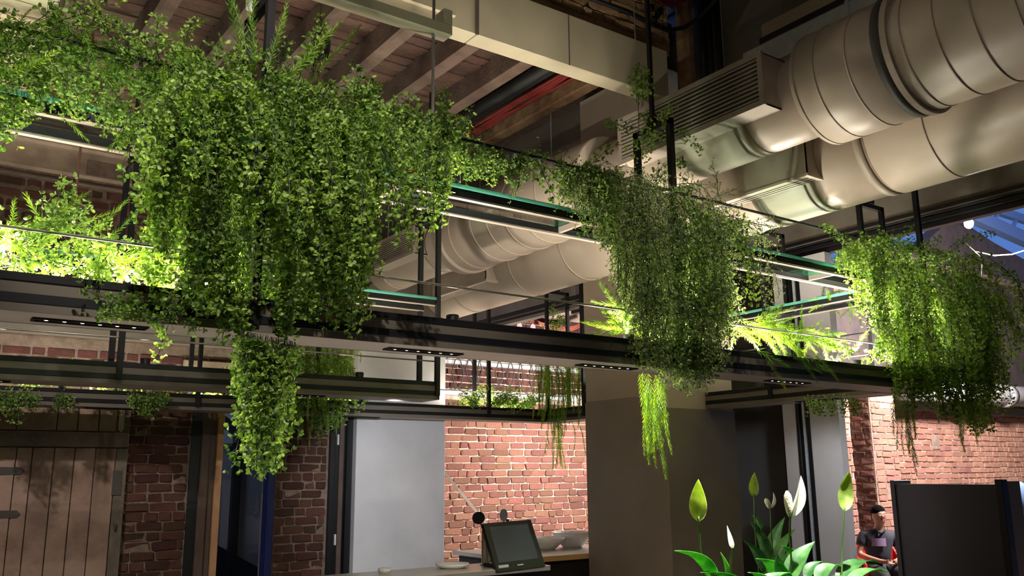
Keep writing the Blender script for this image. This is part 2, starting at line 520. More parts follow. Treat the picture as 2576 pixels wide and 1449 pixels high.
# plaster cornice and ledge on the back wall
struct('trim_1', join(prism([(YB - .05, 4.46), (YB - .05, 4.66), (YB - .11, 4.70), (YB - .10, 4.76), (YB, 4.78), (YB, 4.44)], 'x', -1.0, 1.72)), 'cornice', wall_back)
struct('plaster_patch', box(1.28, 1.6, YB - .056, YB - .03, 4.47, 4.62, .006), 'mortar', wall_back)
struct('iron_pipe', tube([(-1, YB - .09, 4.36), (1.75, YB - .09, 4.36), (1.80, YB - .09, 4.40), (1.80, YB - .09, 4.8)], .025, 8), 'frame_brown', wall_back, smooth=True)
struct('ledge', join(box(-1, .95, YB - .08, YB, 3.60, 3.70, .01), box(-1, .95, YB - .05, YB, 3.5, 3.6)), 'plaster_grey', wall_back)
struct('lintel', box(.4, 4.0, YB - .04, YB, 2.92, 3.06, .008), 'plaster_grey', wall_back)
struct('lintel', box(2.3, 3.1, YB - .05, YB, 2.70, 2.78, .008), 'cornice', wall_back)

struct('wall_left', box(-5.2, -5, -4, 9, 0, 5.4), 'plaster_grey')
struct('wall_front', box(-5, XW, -4.2, -4, 0, 5.4), 'plaster_grey')

# glazed wall: fascia over black window head, piers, mullions
def sx(v): return v * XW / 7.2
ZH1 = 1.65 + (3.885 - 1.65) * XW / 7.2     # top of black head
ZH0 = 1.65 + (3.77 - 1.65) * XW / 7.2
wall_right = struct('wall_right', box(XW, XW + .3, -4, 9.3, ZH1, 5.6), 'plaster_grey')
struct('window_head', join(box(XW - .03, XW + .1, -4, 9.3, ZH0 + .055, ZH1, .005), box(XW - .01, XW + .1, -4, 9.3, ZH0, ZH0 + .05, .005), box(XW + .02, XW + .1, -4, 9.3, ZH0 - .05, ZH0 - .004)), 'frame_black', wall_right)
struct('window_head_strip', box(XW - .034, XW - .02, -4, 9.3, ZH0 + .07, ZH0 + .085), 'fascia_metal', wall_right)
y_a, y_b, y_c, y_d = sx(4.89), sx(5.20), sx(5.36), sx(5.53)
struct('wall_pier', box(XW - .05, XW + .06, y_a, y_b, 0, ZH0 - .05, .004), 'plaster_white', wall_right)
struct('wall_pier', box(XW - .02, XW + .25, y_c, y_d, 0, ZH0 - .05, .004), 'plaster_white', wall_right)
w1 = struct('window_1', join(box(XW - .05, XW + .06, y_b, y_b + .05, 0, ZH0 - .05, .004), box(XW - .03, XW + .06, y_b + .05, y_c - .04, 0, ZH0 - .05), box(XW - .05, XW + .06, y_c - .04, y_c, 0, ZH0 - .05, .004)), 'frame_black')
struct('mullion_strip', box(XW - .052, XW - .03, y_b + .06, y_b + .085, 0, ZH0 - .05), 'galvanised', w1)
struct('pane', box(XW + .02, XW + .03, y_d, sx(6.9), 0, ZH0 - .05), 'dark_glass', w1)

# big square column, breaking the right-hand shelf run
colm = struct('wall_column', box(5.78, 6.70, 5.73, 6.85, 0, 5.4, .006), 'plaster_beige')
struct('lower_panel', box(5.776, 6.704, 5.722, 5.732, 0, 2.24, .002), 'lower_panel_dark', colm)  # thin darker panels over the column's lower faces
struct('lower_panel', box(5.770, 5.782, 5.73, 6.855, 0, 2.36, .002), 'lower_panel_taupe', colm)
struct('panel_joint', box(5.777, 5.7795, 5.74, 6.84, 2.36, 2.364), 'plaster_grey', colm)
struct('bracket', box(5.755, 5.779, 5.98, 6.02, 2.40, 2.44, .003), 'rusty_rod', colm)

# white pier at the far corner and the narrow dark window beside it
wcn = struct('wall_corner', box(4.12, 5.22, YB - .12, YB + .3, 0, 3.25, .005), 'plaster_white')
struct('upper_wall', box(4.12, 5.22, YB - .02, YB + .3, 3.25, 5.3), 'plaster_grey', wcn)
w2 = struct('window_2', join(box(3.86, 3.92, YB - .04, YB + .1, 0, 2.62, .004), box(4.05, 4.118, YB - .04, YB + .1, 0, 2.62, .004), box(3.92, 4.05, YB + .02, YB + .1, 0, 2.62)), 'frame_black')
struct('hinge', box(3.955, 3.975, YB - .005, YB + .018, 1.98, 2.09, .002), 'plaster_white', w2)
struct('hinge', box(3.955, 3.975, YB - .005, YB + .018, .95, 1.06, .002), 'plaster_white', w2)
struct('window_stile', box(3.98, 4.03, YB - .01, YB + .018, 0, 2.6, .003), 'frame_brown', w2)

# neighbouring room: brick wall seen between the white pier and the column
YF = 11.4
wall_far = struct('wall_far', box(5.22, 10.4, YF, YF + .3, 0, 5.4), 'mortar_pale')
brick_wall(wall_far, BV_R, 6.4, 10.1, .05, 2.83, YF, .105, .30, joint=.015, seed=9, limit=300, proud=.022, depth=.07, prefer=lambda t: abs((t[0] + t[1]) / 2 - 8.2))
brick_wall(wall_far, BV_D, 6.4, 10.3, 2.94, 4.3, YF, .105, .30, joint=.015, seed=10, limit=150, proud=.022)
struct('trim_2', box(5.22, 10.4, YF - .08, YF, 2.84, 2.92, .006), 'plaster_white', wall_far)
struct('trim_3', box(5.22, 10.4, YF - .12, YF, 3.31, 3.37, .006), 'plaster_white', wall_far)
struct('plaster_band', box(5.22, 10.4, YF - .05, YF, 3.37, 3.62, .004), 'plaster_beige', wall_far)
# window head between the column and the far wall
XF = 6.75
zf = lambda deg: 1.65 + XF * math.tan(math.radians(deg))
w3 = struct('window_3', join(box(XF, XF + .12, 6.86, YF, zf(17.3), zf(17.75), .004), box(XF + .02, XF + .12, 6.86, YF, zf(16.95), zf(17.2), .004)), 'frame_black')
struct('window_head_strip', box(XF + .01, XF + .12, 6.86, YF, zf(16.6), zf(16.93)), 'plaster_grey', w3)
struct('window_head_strip', box(XF + .015, XF + .12, 6.86, YF, zf(17.2), zf(17.3)), 'fascia_metal', w3)
struct('wall_over_window', box(XF, XF + .2, 6.86, YF, zf(17.75), 5.4), 'plaster_grey')

# glazed yard beyond the right-hand wall
YY = 7.5
wall_yard = struct('wall_yard', box(8.9, 20, YY, YY + .3, 0, 4.3), 'mortar_pale')
brick_wall(wall_yard, BV_Y, 11.9, 17.2, .6, 2.72, YY, .085, .26, joint=.012, seed=11, limit=300, proud=.018, prefer=lambda t: t[0])
brick_wall(wall_yard, BV_Y, 10.2, 11.23, .2, 2.72, YY, .085, .26, joint=.012, seed=12, limit=130, proud=.018)
pier = struct('brick_pier', box(11.24, 11.86, YY - .32, YY, 0, 2.75), 'mortar', wall_yard)
brick_wall(pier, BV_D, YY - .32, YY - .01, .4, 2.72, 11.24, .085, .26, seed=13, limit=60, axis='x')
brick_wall(pier, BV_Y, 11.26, 11.86, .4, 2.72, YY - .32, .085, .26, seed=14, limit=80)
struct('plaster_patch', box(13.3, 13.52, YY - .03, YY - .01, 1.98, 2.2, .01), 'mortar', wall_yard)
struct('plaster_beam', box(11.9, 19, YY - .04, YY, 2.58, 2.72, .006), 'plaster_grey', wall_yard)
struct('yard_beam', box(9, 20, YY - .16, YY, 2.76, 3.02, .01), 'yard_dark', wall_yard)
struct('upper_band', box(9, 20, YY - .06, YY, 3.1, 4.2, .01), 'yard_dark', wall_yard)
struct('wall_end', box(17.6, 18, 0, YY, 0, 5.0), 'yard_dark')

# ceiling: deck, joists, brick infill between the joists
ceil = struct('ceiling', join(box(-5, 4.95, 4.64, 9.1, 5.02, 5.3), box(-5, 2.3, -4, 4.64, 5.02, 5.3), box(2.3, 2.4, -4, 4.64, 5.02, 5.6), box(2.4, 4.95, -4, 4.64, 5.45, 5.6), box(4.95, XW + .3, -4, 9.4, 5.4, 5.6)), 'mortar')
jx = [3.83 - i * .505 for i in range(12)]
jm = {}
for i, x in enumerate(jx):
    rnd = random.Random(i)
    ys = [4.62 if x > 2.2 else 2.0, 5.0, 6.0, 7.2, 8.8]
    V = []; Fc = []
    for k, y in enumerate(ys):
        a = rnd.uniform(-.012, .012); b = rnd.uniform(-.015, .015)
        V += [(x - .125 + a, y, 5.02), (x - .12 + a, y, CZ + b), (x - .09 + a, y, CZ - .01 + b), (x - .02 + a, y, CZ - .01 + b), (x + a, y, CZ + b), (x + .005 + a, y, 5.02)]
    for k in range(len(ys) - 1):
        for q in range(5): Fc.append((k * 6 + q, k * 6 + q + 1, k * 6 + 6 + q + 1, k * 6 + 6 + q))
    Fc += [(0, 1, 2, 3, 4, 5), tuple(24 + q for q in (5, 4, 3, 2, 1, 0))]
    mk('joist', (V, Fc), 'joist_wood', ceil)
# infill courses (laid across, joist to joist)
binf = []
rndb = random.Random(77)
unit = []
for k in range(5):
    V, Fc = box(-.5, .5, -.5, .5, -.5, .5, .06)
    V = [(a + rndb.uniform(-.01, .01), b + rndb.uniform(-.07, .07), c + rndb.uniform(-.12, .12)) for a, b, c in V]
    me = bpy.data.meshes.new('ceiling_board'); me.from_pydata(V, [], Fc); me.update(); me.materials.append(MATS['ceiling_brick']); unit.append(me)
bays = [(jx[i + 1], jx[i] - .125) for i in range(len(jx) - 1)]
unit_lit = []
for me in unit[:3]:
    mc = me.copy(); mc.materials.clear(); mc.materials.append(MATS['lit_cream_board']); unit_lit.append(mc)
y = 4.7; slots = []
while y < 8.7:
    w = rndb.uniform(.085, .12)
    for a, b in bays[:8]: slots.append((a, b, y, w))
    y += w + .012
slots.sort(key=lambda s: (0 if .2 < s[0] < .4 else 1, s[0] * .5 + s[2]))
rest = []
for i, (a, b, y, w) in enumerate(slots):
    zc = 4.995 + rndb.uniform(-.01, .008)
    if i < 300:
        o = bpy.data.objects.new('ceiling_board', rndb.choice(unit_lit if .2 < (a + b) / 2 < .7 else unit)); COL.objects.link(o); o.parent = ceil
        o.location = ((a + b) / 2, y + w / 2, zc); o.scale = (b - a - .004, w, .05)
    else:
        rest.append(box(a + .002, b - .002, y, y + w, zc - .025, zc + .025, .005))
if rest:
    o = mk('ceiling_boards', join(*rest), 'ceiling_brick', ceil); o['kind'] = 'stuff'

# downstand wall over the ducts, rough brick wall above the bulkhead
struct('wall_downstand', box(4.98, 5.2, -4, 9.3, 4.72, 5.42, .005), 'plaster_grey')
wall_rough = struct('wall_rough', box(2.4, 4.75, 4.5, 4.64, 4.9, 5.42), 'mortar_pale')
BV_G = brick_variants('rough_brick', 6, 8)
brick_wall(wall_rough, BV_G, 2.6, 4.75, 4.905, 5.4, 4.5, .07, .2, joint=.01, seed=21, limit=110, proud=.02)

# boxed beam under the rough wall, meeting the duct plenum
bulk = thing('bulkhead_beam', 'long boxed beige beam under the ceiling, running into the duct plenum', 'beam', (3.6, 4.52, 4.5))
mk('casing', box(2.9, 4.68, 4.45, 4.60, 4.5, 4.9, .004), 'bulkhead_paint', bulk)
mk('casing', box(.6, 2.895, 4.45, 4.60, 4.5, 4.9, .004), 'bulkhead_paint', bulk)
mk('cover_panel', box(2.1, 2.72, 4.42, 4.45, 4.56, 4.88, .006), 'bulkhead_paint', bulk)
mk('joint_strip', box(2.885, 2.91, 4.442, 4.452, 4.5, 4.9), 'fascia_metal', bulk)
mk('joint_strip', box(3.68, 3.687, 4.446, 4.452, 4.5, 4.9), 'fascia_metal', bulk)
plen = thing('duct_plenum', 'grey boxed duct plenum with white sheet metal end above the upper duct', 'duct plenum', (5.0, 5.1, 4.2))
mk('casing', box(4.70, 4.96, 4.625, 5.55, 4.34, 4.88, .004), 'vent_paint', plen)
mk('end_sheet', box(4.705, 4.975, 4.612, 4.622, 4.36, 4.86, .002), 'white_sheet', plen)
mk('seam', box(4.698, 4.706, 4.61, 4.64, 4.36, 4.86), 'white_sheet', plen)

# ------------------------------------------------------------------ ducts and vents
def ring(cx, cz, r, y, w, out, n=56):
    return lathe_y(cx, cz, [(y - w / 2, r - .004), (y - w / 2, r + out), (y + w / 2, r + out), (y + w / 2, r - .004)], n, caps=False)

UX, UZ, UR, US = 4.5, 3.96, .351, .262
LX, LZ, LR = 5.3, 3.82, .36
d1 = thing('round_duct', 'upper beige round duct of stepped width with two side grilles', 'duct', (UX, 3, UZ - UR))
def duct_section(parent, cx, cz, y0, y1, r):
    return mk('duct_section', lathe_y(cx, cz, [(y0, r - .03), (y0, r - .008), (y0 + .008, r), (y1 - .008, r), (y1, r - .008), (y1, r - .03)]), 'duct_paint', parent, smooth=False)
def smooth_duct(o):
    for p in o.data.polygons:
        n = p.normal
        p.use_smooth = abs(n.y) < .5
for y0, y1, r in ((-1.5, 2.43, UR), (2.43, 2.98, UR), (2.98, 4.95, US), (4.95, 7.2, UR), (7.2, 8.78, US)):
    smooth_duct(duct_section(d1, UX, UZ, y0, y1, r))
mk('gasket_ring', ring(UX, UZ, UR, 2.41, .05, .012), 'duct_gasket', d1, smooth=True)
mk('flange_ring', ring(UX, UZ, UR, 2.355, .035, .022), 'duct_paint', d1)
for y in (2.27, 2.09, 1.9, 1.7, 1.5, 2.60, 2.81, 2.95):
    smooth_duct(mk('seam_ring', ring(UX, UZ, UR, y, .010, .0035), 'duct_paint', d1))
for y in (6.87, 6.5, 6.25, 6.0, 5.75, 5.5):
    smooth_duct(mk('seam_ring', ring(UX, UZ, UR, y, .014, .006), 'duct_paint', d1))
smooth_duct(mk('collar', ring(UX, UZ, UR, 7.05, .07, .018), 'duct_paint', d1))
for y in (3.45, 4.4, 7.5, 8.5):
    smooth_duct(mk('clamp_band', ring(UX, UZ, US, y, .06, .006), 'duct_paint', d1))
for y in (1.6, 6.9, 8.4):
    mk('hanger_rod', tube([(UX - .2, y, UZ + .2), (UX - .2, y, 5.02)], .005, 6), 'galvanised', d1)

d2 = thing('round_duct', 'lower beige round duct beside the glazed wall with downward grilles', 'duct', (LX, 4, LZ - LR))
for y0, y1, r in ((-1.5, 3.03, LR), (3.03, 5.6, LR - .012), (5.6, 8.78, LR - .004)):
    smooth_duct(duct_section(d2, LX, LZ, y0, y1, r))
for y in (2.63, 1.4, 7.03, 6.2):
    smooth_duct(mk('seam_ring', ring(LX, LZ, LR, y, .01, .004), 'duct_paint', d2))
for y in (3.97, 4.28, 3.08, 8.2):
    smooth_duct(mk('clamp_band', ring(LX, LZ, LR - .006, y, .055, .006), 'vent_paint', d2))
for y in (2.0, 5.2, 8.4):
    mk('hanger_rod', tube([(LX, y, LZ + LR - .01), (LX, y, 5.4)], .005, 6), 'galvanised', d2)

def side_vent(parent, x0, x1, y0, y1, z0, z1, n):
    """box vent with louvres facing -x"""
    v = mk('vent_box', join(box(x0 + .012, x1, y0, y1, z0, z0 + .008), box(x0 + .012, x1, y0, y1, z1 - .008, z1), box(x0 + .012, x1, y0, y0 + .008, z0, z1), box(x0 + .012, x1, y1 - .008, y1, z0, z1), box(x1 - .01, x1, y0, y1, z0, z1)), 'vent_paint', parent)
    mk('vent_back', box(x0 + .06, x0 + .066, y0 + .01, y1 - .01, z0 + .01, z1 - .01), 'vent_dark', v)
    f = .03
    mk('grille_frame', join(box(x0, x0 + .02, y0 - .006, y1 + .006, z0 - .006, z0 + f), box(x0, x0 + .02, y0 - .006, y1 + .006, z1 - f, z1 + .006), box(x0, x0 + .02, y0 - .006, y0 + f, z0 + f, z1 - f), box(x0, x0 + .02, y1 - f, y1 + .006, z0 + f, z1 - f)), 'vent_paint', v)
    h = (z1 - z0 - 2 * f) / n
    for k in range(n):
        z = z0 + f + h * (k + .5)
        mk('louvre', bar((x0 + .012, y0 + f, z), (x0 + .012, y1 - f, z), .024, h * .42), 'vent_paint', v)
    for y in (y0 + f + (y1 - y0) * .13, y1 - f - (y1 - y0) * .13, (y0 + y1) / 2):
        mk('grille_stile', box(x0 + .018, x0 + .026, y - .004, y + .004, z0 + f, z1 - f), 'vent_paint', v)
side_vent(d1, 4.1, 4.40, 3.13, 4.42, 3.83, 4.17, 10)
side_vent(d1, 4.1, 4.34, 7.47, 8.36, 3.83, 4.11, 10)

def down_vent(parent, x0, x1, y0, y1, z0, z1, n):
    """box vent with louvres facing down"""
    v = mk('vent_box', join(box(x0, x0 + .008, y0, y1, z0 + .012, z1), box(x1 - .008, x1, y0, y1, z0 + .012, z1), box(x0, x1, y0, y0 + .008, z0 + .012, z1), box(x0, x1, y1 - .008, y1, z0 + .012, z1)), 'vent_paint', parent)
    mk('vent_back', box(x0 + .01, x1 - .01, y0 + .01, y1 - .01, z0 + .07, z0 + .075), 'vent_dark', v)
    f = .028
    mk('grille_frame', join(box(x0 - .005, x0 + f, y0 - .005, y1 + .005, z0, z0 + .018), box(x1 - f, x1 + .005, y0 - .005, y1 + .005, z0, z0 + .018), box(x0 + f, x1 - f, y0 - .005, y0 + f, z0, z0 + .018), box(x0 + f, x1 - f, y1 - f, y1 + .005, z0, z0 + .018)), 'duct_paint', v)
    w = (x1 - x0 - 2 * f) / n
    for k in range(n):
        x = x0 + f + w * (k + .5)
        mk('louvre', box(x - w * .26, x + w * .26, y0 + f, y1 - f, z0 + .004, z0 + .02), 'vent_paint', v)
    for y in (y0 + (y1 - y0) * .25, (y0 + y1) / 2, y0 + (y1 - y0) * .75):
        mk('grille_stile', box(x0 + f, x1 - f, y - .004, y + .004, z0 + .02, z0 + .027), 'vent_paint', v)
down_vent(d2, 4.86, 5.30, 3.40, 4.62, 3.60, 3.87, 11)
down_vent(d2, 4.86, 5.30, 7.30, 8.40, 3.60, 3.87, 11)

# rectangular galvanised duct, trunking and tray behind the round ducts
gd = thing('rectangular_duct', 'galvanised rectangular duct squeezed between upper round duct and wall', 'duct', (4.8, 1, 4.4))
mk('duct_section', box(4.55, 4.96, -1.5, 3.62, 4.33, 4.49, .004), 'galvanised', gd)
for y in (1.2, 2.0, 2.8):
    mk('flange', box(4.54, 4.97, y - .012, y + .012, 4.32, 4.50), 'galvanised', gd)
tr = thing('cable_trunking', 'grey steel trunking with a black lip along the downstand wall', 'trunking', (4.86, 2, 4.6))
mk('channel', box(4.75, 4.97, -1.5, 3.6, 4.63, 4.76, .003), 'plaster_beige', tr)
mk('lip', box(4.72, 4.75, -1.5, 3.6, 4.60, 4.645), 'frame_black', tr)
ty = thing('cable_tray', 'long pale cable tray behind the far stretch of the upper duct', 'cable tray', (4.85, 7, 4.3))
mk('side_rail', box(4.72, 4.735, 5.6, 8.7, 4.40, 4.50, .002), 'duct_paint', ty)
mk('tray_bed', box(4.735, 4.95, 5.6, 8.7, 4.40, 4.415), 'frame_black', ty)
mk('side_rail', box(4.95, 4.965, 5.6, 8.7, 4.40, 4.56, .002), 'duct_paint', ty)
for y in (6.0, 7.2, 8.4):
    mk('hanger_rod', tube([(4.727, y, 4.5), (4.727, y, 5.02)], .004, 6), 'galvanised', ty)

# red painted beam and cables in the gap beside the last joist
rb = thing('red_cable_bundle', 'bundle of red cables lying in the dark gap beside the joists', 'cables', (4.35, 6, 4.9))
for k in range(6):
    rr = random.Random(k)
    mk('cable', tube([(4.28 + .03 * k + rr.uniform(-.01, .01), y, 4.93 + rr.uniform(-.02, .03)) for y in (4.66, 5.3, 6, 6.7, 7.4, 8.2, 8.78)], .014, 6), 'red_cable', rb, smooth=True)
gb = thing('ledger_beam', 'weathered timber ledger beam at the edge of the joisted ceiling', 'beam', (4.6, 6.5, 4.8))
mk('timber', box(4.5, 4.62, 4.66, 8.78, 4.86, 5.01, .012), 'old_beam', gb)
bk = thing('black_pipe_run', 'black pipe running along the ceiling gap beside the red cables', 'pipe', (4.1, 6.5, 5))
mk('pipe', tube([(4.12, 4.66, 4.94), (4.12, 8.78, 4.94)], .06, 10), 'black_rubber', bk, smooth=True)
mk('pipe', tube([(4.22, 4.66, 4.97), (4.22, 8.78, 4.97)], .04, 10), 'black_rubber', bk, smooth=True)

# timber post, black conduits and cables over the bulkhead
tp = thing('timber_post', 'rough round timber post standing beside black conduits over the bulkhead', 'post', (4.86, 4.42, 4.6))
mk('trunk', tube([(4.86, 4.42, 4.6), (4.865, 4.425, 4.9), (4.86, 4.42, 5.02), (4.87, 4.42, 5.4)], [.075, .068, .072, .07], 9), 'old_beam', tp)
cd = thing('conduit_bundle', 'bundle of black vertical conduits beside the timber post', 'conduits', (5.0, 4.1, 4.6))
for k, (x, y) in enumerate(((4.955, 4.32), (4.94, 4.24), (4.955, 4.16), (4.93, 4.30))):
    mk('conduit', tube([(x, y, 4.44), (x, y, 5.38)], .024, 8), 'black_rubber', cd, smooth=True)
hc = thing('sagging_cable', 'thick black cable sagging across the rough bricks to the conduits', 'cable', (4.0, 4.4, 5.0))
mk('cable', tube([at(1470, -10, 4.38), at(1580, 30, 4.38), at(1650, 65, 4.36), at(1680, 76, 4.34), at(1720, 70, 4.3), at(1760, 44, 4.2), at(1800, 0, 4.0), at(1815, -40, 3.9)], .018, 8), 'black_rubber', hc, smooth=True)
hc2 = thing('junction_knot', 'tangle of black connectors on the rough bricks', 'connectors', at(1650, 40, 4.44))
for k, (px, py) in enumerate(((1640, 20), (1655, 35), (1645, 50), (1662, 28))):
    p = at(px, py, 4.44); mk('connector', lathe_z(p.x, p.y, [(p.z - .03, .012), (p.z - .02, .022), (p.z + .02, .022), (p.z + .03, .012)], 8), 'black_rubber', hc2, smooth=True)
oc = thing('orange_cable_loop', 'loop of orange red cable hanging at the top of the timber post', 'cable', at(1690, 0, 4.34))
for k in range(4):
    mk('cable', tube([at(1650 - 3 * k, -12, 4.34), at(1670, 2 + 3 * k, 4.33), at(1700, 6 + 3 * k, 4.33), at(1730 + 3 * k, -8, 4.34)], .009, 6), 'red_cable', oc, smooth=True)

# white U channel and its rod, hanging rods, bracket
uc = thing('u_channel', 'white steel channel hung under the joists with one upturned end', 'channel', (2.0, 4.1, 4.18))
mk('channel', box(.9, 2.46, 4.04, 4.14, 4.18, 4.245, .003), 'bulkhead_paint', uc)
mk('upturned_end', box(2.40, 2.46, 4.04, 4.14, 4.245, 4.34, .003), 'bulkhead_paint', uc)
mk('nut', lathe_z(2.36, 4.09, [(4.16, .013), (4.18, .013)], 6), 'galvanised', uc)
mk('threaded_rod', tube([(2.36, 4.09, 3.12), (2.36, 4.09, 5.0)], .009, 6), 'wire_grey', uc)
for i, (px, py0, py1, Y, lab) in enumerate(((243, 0, 330, 6.35, 'rusty hanging rod near the brightly lit cream ceiling boards'), (371, 0, 120, 6.3, 'rusty hanging rod beside the second lit joist'),
                              (205, 350, 640, 7.6, 'rusty hanging rod in front of the upper brick wall'), (808, 70, 330, 5.4, 'thin rusty rod hung from a black bracket under a joist'))):
    a, b = at(px, py1, Y), at(px, py0, Y)
    t = thing('hanging_rod', lab, 'rod', (b.x, Y, a.z))
    mk('rod', tube([(b.x, Y, a.z), (b.x, Y, 4.99)], .011, 6), 'rusty_rod', t)
    if i == 3:
        p = at(810, 120, Y)
        mk('bracket', join(box(p.x - .05, p.x - .03, Y - .03, Y + .03, p.z - .09, p.z + .1), box(p.x + .03, p.x + .05, Y - .03, Y + .03, p.z - .09, p.z + .1), box(p.x - .05, p.x + .05, Y - .03, Y + .03, p.z - .09, p.z - .06)), 'black_metal', t)
        mk('bracket_bolt', tube([(p.x - .06, Y, p.z + .05), (p.x + .06, Y, p.z + .05)], .012, 6), 'rusty_rod', t)
p = at(640, 10, 4.3)
sf = thing('strip_fitting', 'small white strip lamp fitting end under the joists', 'lamp', (p.x, 4.3, p.z))
mk('body', box(p.x - .03, p.x + .04, 4.2, 4.36, p.z - .02, p.z + .05, .008), 'white_sheet', sf)
mk('end_cap', box(p.x - .025, p.x + .035, 4.18, 4.2, p.z - .016, p.z + .04, .004), 'galvanised', sf)
wire = thing('suspension_wire', 'thin steel wire hanging over the side grille of the upper duct', 'wire', (4.1, 3.7, 4.1))
a = at_x(1822, 165, 4.25); b = at_x(1822, 0, 4.25)
mk('wire', tube([(4.25, a.y, a.z), (4.25, a.y, 5.02)], .003, 5), 'wire_grey', wire)
wire = thing('suspension_wire', 'thin steel wire beside the hanger pole of the middle shelf frame', 'wire', (3.7, 3.9, 3.8))
a = at(1606, 290, 4.0)
mk('wire', tube([(a.x, 4.0, 3.82), (a.x, 4.0, 5.02)], .003, 5), 'wire_grey', wire)

# ------------------------------------------------------------------ the hanging shelf gantry
ZB, ZT, ZG, ZR, ZR2, ZU = 2.252, 2.397, 3.08, 2.562, 3.343, 3.82
T = .036
def shelf_run(name, label, horiz, a0, a1, c0, c1, glass, frames, lights, rail_up=False, posts_down=True, base=None, group='hanging bar shelves', glass_range=None, rails=True, end_cap=True):
    """one straight run. horiz 'x': along x from a0 to a1 with near edge y=c0, far edge y=c1; 'y': along y with near edge x=c0"""
    def B(a, b, c, d, z0, z1, bv=0.0):
        return box(a, b, c, d, z0, z1, bv) if horiz == 'x' else box(c, d, a, b, z0, z1, bv)
    def P(a, c, z):
        return (a, c, z) if horiz == 'x' else (c, a, z)
    t = thing(name, label, 'shelf', base or P((a0 + a1) / 2, (c0 + c1) / 2, ZB), 0, group)
    for c, d in ((c0, c0 + .03), (c1 - .03, c1)):
        mk('top_rail', B(a0, a1, c, d, ZT - .032, ZT, .002), 'black_metal', t)
        mk('bottom_rail', B(a0, a1, c, d, ZB + .032, ZB + .068, .002), 'black_metal', t)
    mk('fascia', join(B(a0, a1, c0 + .006, c0 + .014, ZB + .068, ZT - .032), B(a0, a1, c1 - .014, c1 - .006, ZB + .068, ZT - .032)), 'fascia_metal', t)
    mk('lower_fascia', join(B(a0, a1, c0 + .004, c0 + .012, ZB, ZB + .032), B(a0, a1, c1 - .012, c1 - .004, ZB, ZB + .032)), 'fascia_metal', t)
    mk('shelf_board', B(a0, a1, c0 + .03, c1 - .03, ZT - .05, ZT - .03), 'black_metal', t)
    up_ = mk('underside_panel', B(a0 + .002, a1 - .002, c0 + .012, c1 - .012, ZB + .001, ZB + .009), 'underside_panel', t)
    if end_cap:
        mk('end_plate', B(a1 - .006, a1 + .002, c0, c1, ZB, ZT), 'black_metal', t)
    for l in lights:
        cm = (c0 + c1) / 2
        lt = mk('downlight', join(B(l - .21, l + .21, cm - .035, cm - .028, ZB - .007, ZB + .001), B(l - .21, l + .21, cm + .028, cm + .035, ZB - .007, ZB + .001), B(l - .21, l - .2, cm - .028, cm + .028, ZB - .007, ZB + .001), B(l + .2, l + .21, cm - .028, cm + .028, ZB - .007, ZB + .001), B(l - .2, l + .2, cm - .028, cm + .028, ZB - .0015, ZB + .0005)), 'black_metal', up_)
        dots = []
        for k in range(6):
            q = l - .16 + k * .064; cc = P(q, cm, 0); g = lathe_z(cc[0], cc[1], [(ZB - .0045, .006), (ZB - .0018, .008)], 8); dots.append(g)
        for g in dots: mk('led', g, 'led_dot', lt)
    # upper shelf: tube frame under glass panes
    g0, g1 = glass_range or (a0, a1)
    if glass:
        for c in (c0, c1 - T):
            mk('glass_rail', B(g0, g1, c, c + T, ZG - .05, ZG - .012, .002), 'black_metal', t)
            mk('lit_underside', B(g0, g1, c + .004, c + T - .004, ZG - .056, ZG - .05), 'pale_metal', t)  # light caught by the rail's underside put into a paler strip
        n = max(1, round((g1 - g0) / 1.25)); w = (g1 - g0) / n
        for k in range(n):
            geo = B(g0 + k * w + .003, g0 + (k + 1) * w - .003, c0 - .012, c1 + .012, ZG - .011, ZG + .012)
            mk('glass_pane', (geo[0], geo[1], [1, 1, 1, 0, 0, 0] if horiz == 'x' else [1, 0, 1, 1, 0, 0]), ['clear_glass', 'glass_edge'], t)
            if k: mk('glass_bearer', B(g0 + k * w - .012, g0 + k * w + .012, c0 + T, c1 - T, ZG - .045, ZG - .013), 'pale_metal', t)
    if rails:
        mk('guard_rail', tube([P(g0 if glass else a0, c0 + .01, ZR), P(g1 if glass else a1, c0 + .01, ZR)], .006, 8), 'brushed_steel', t, smooth=True)
    if rail_up:
        mk('plant_rail', tube([P(a0, c0, ZR2), P(a1, c0, ZR2)], .009, 8), 'black_metal', t, smooth=True)
    for f in frames:
        zt = ZU
        for c in (c0 + .002, c1 - .002):
            mk('post', bar(P(f, c, ZB + .03), P(f, c, zt), T), 'black_metal', t)
        mk('crossbar', bar(P(f, c0 - .016, zt - T / 2), P(f, c1 + .016, zt - T / 2), T), 'black_metal', t)
        cm = (c0 + c1) / 2
        mk('hanger_plate', box(*(lambda q: (q[0] - .028, q[0] + .028, q[1] - .03, q[1] + .03))(P(f, cm, 0)), zt, zt + .07, .003), 'black_metal', t)
        q = P(f, cm, 0)
        mk('hanger_pole', bar((q[0], q[1], zt + .05), (q[0], q[1], 4.98 if q[0] < 4.9 else 4.7), .024), 'black_metal', t)
    return t

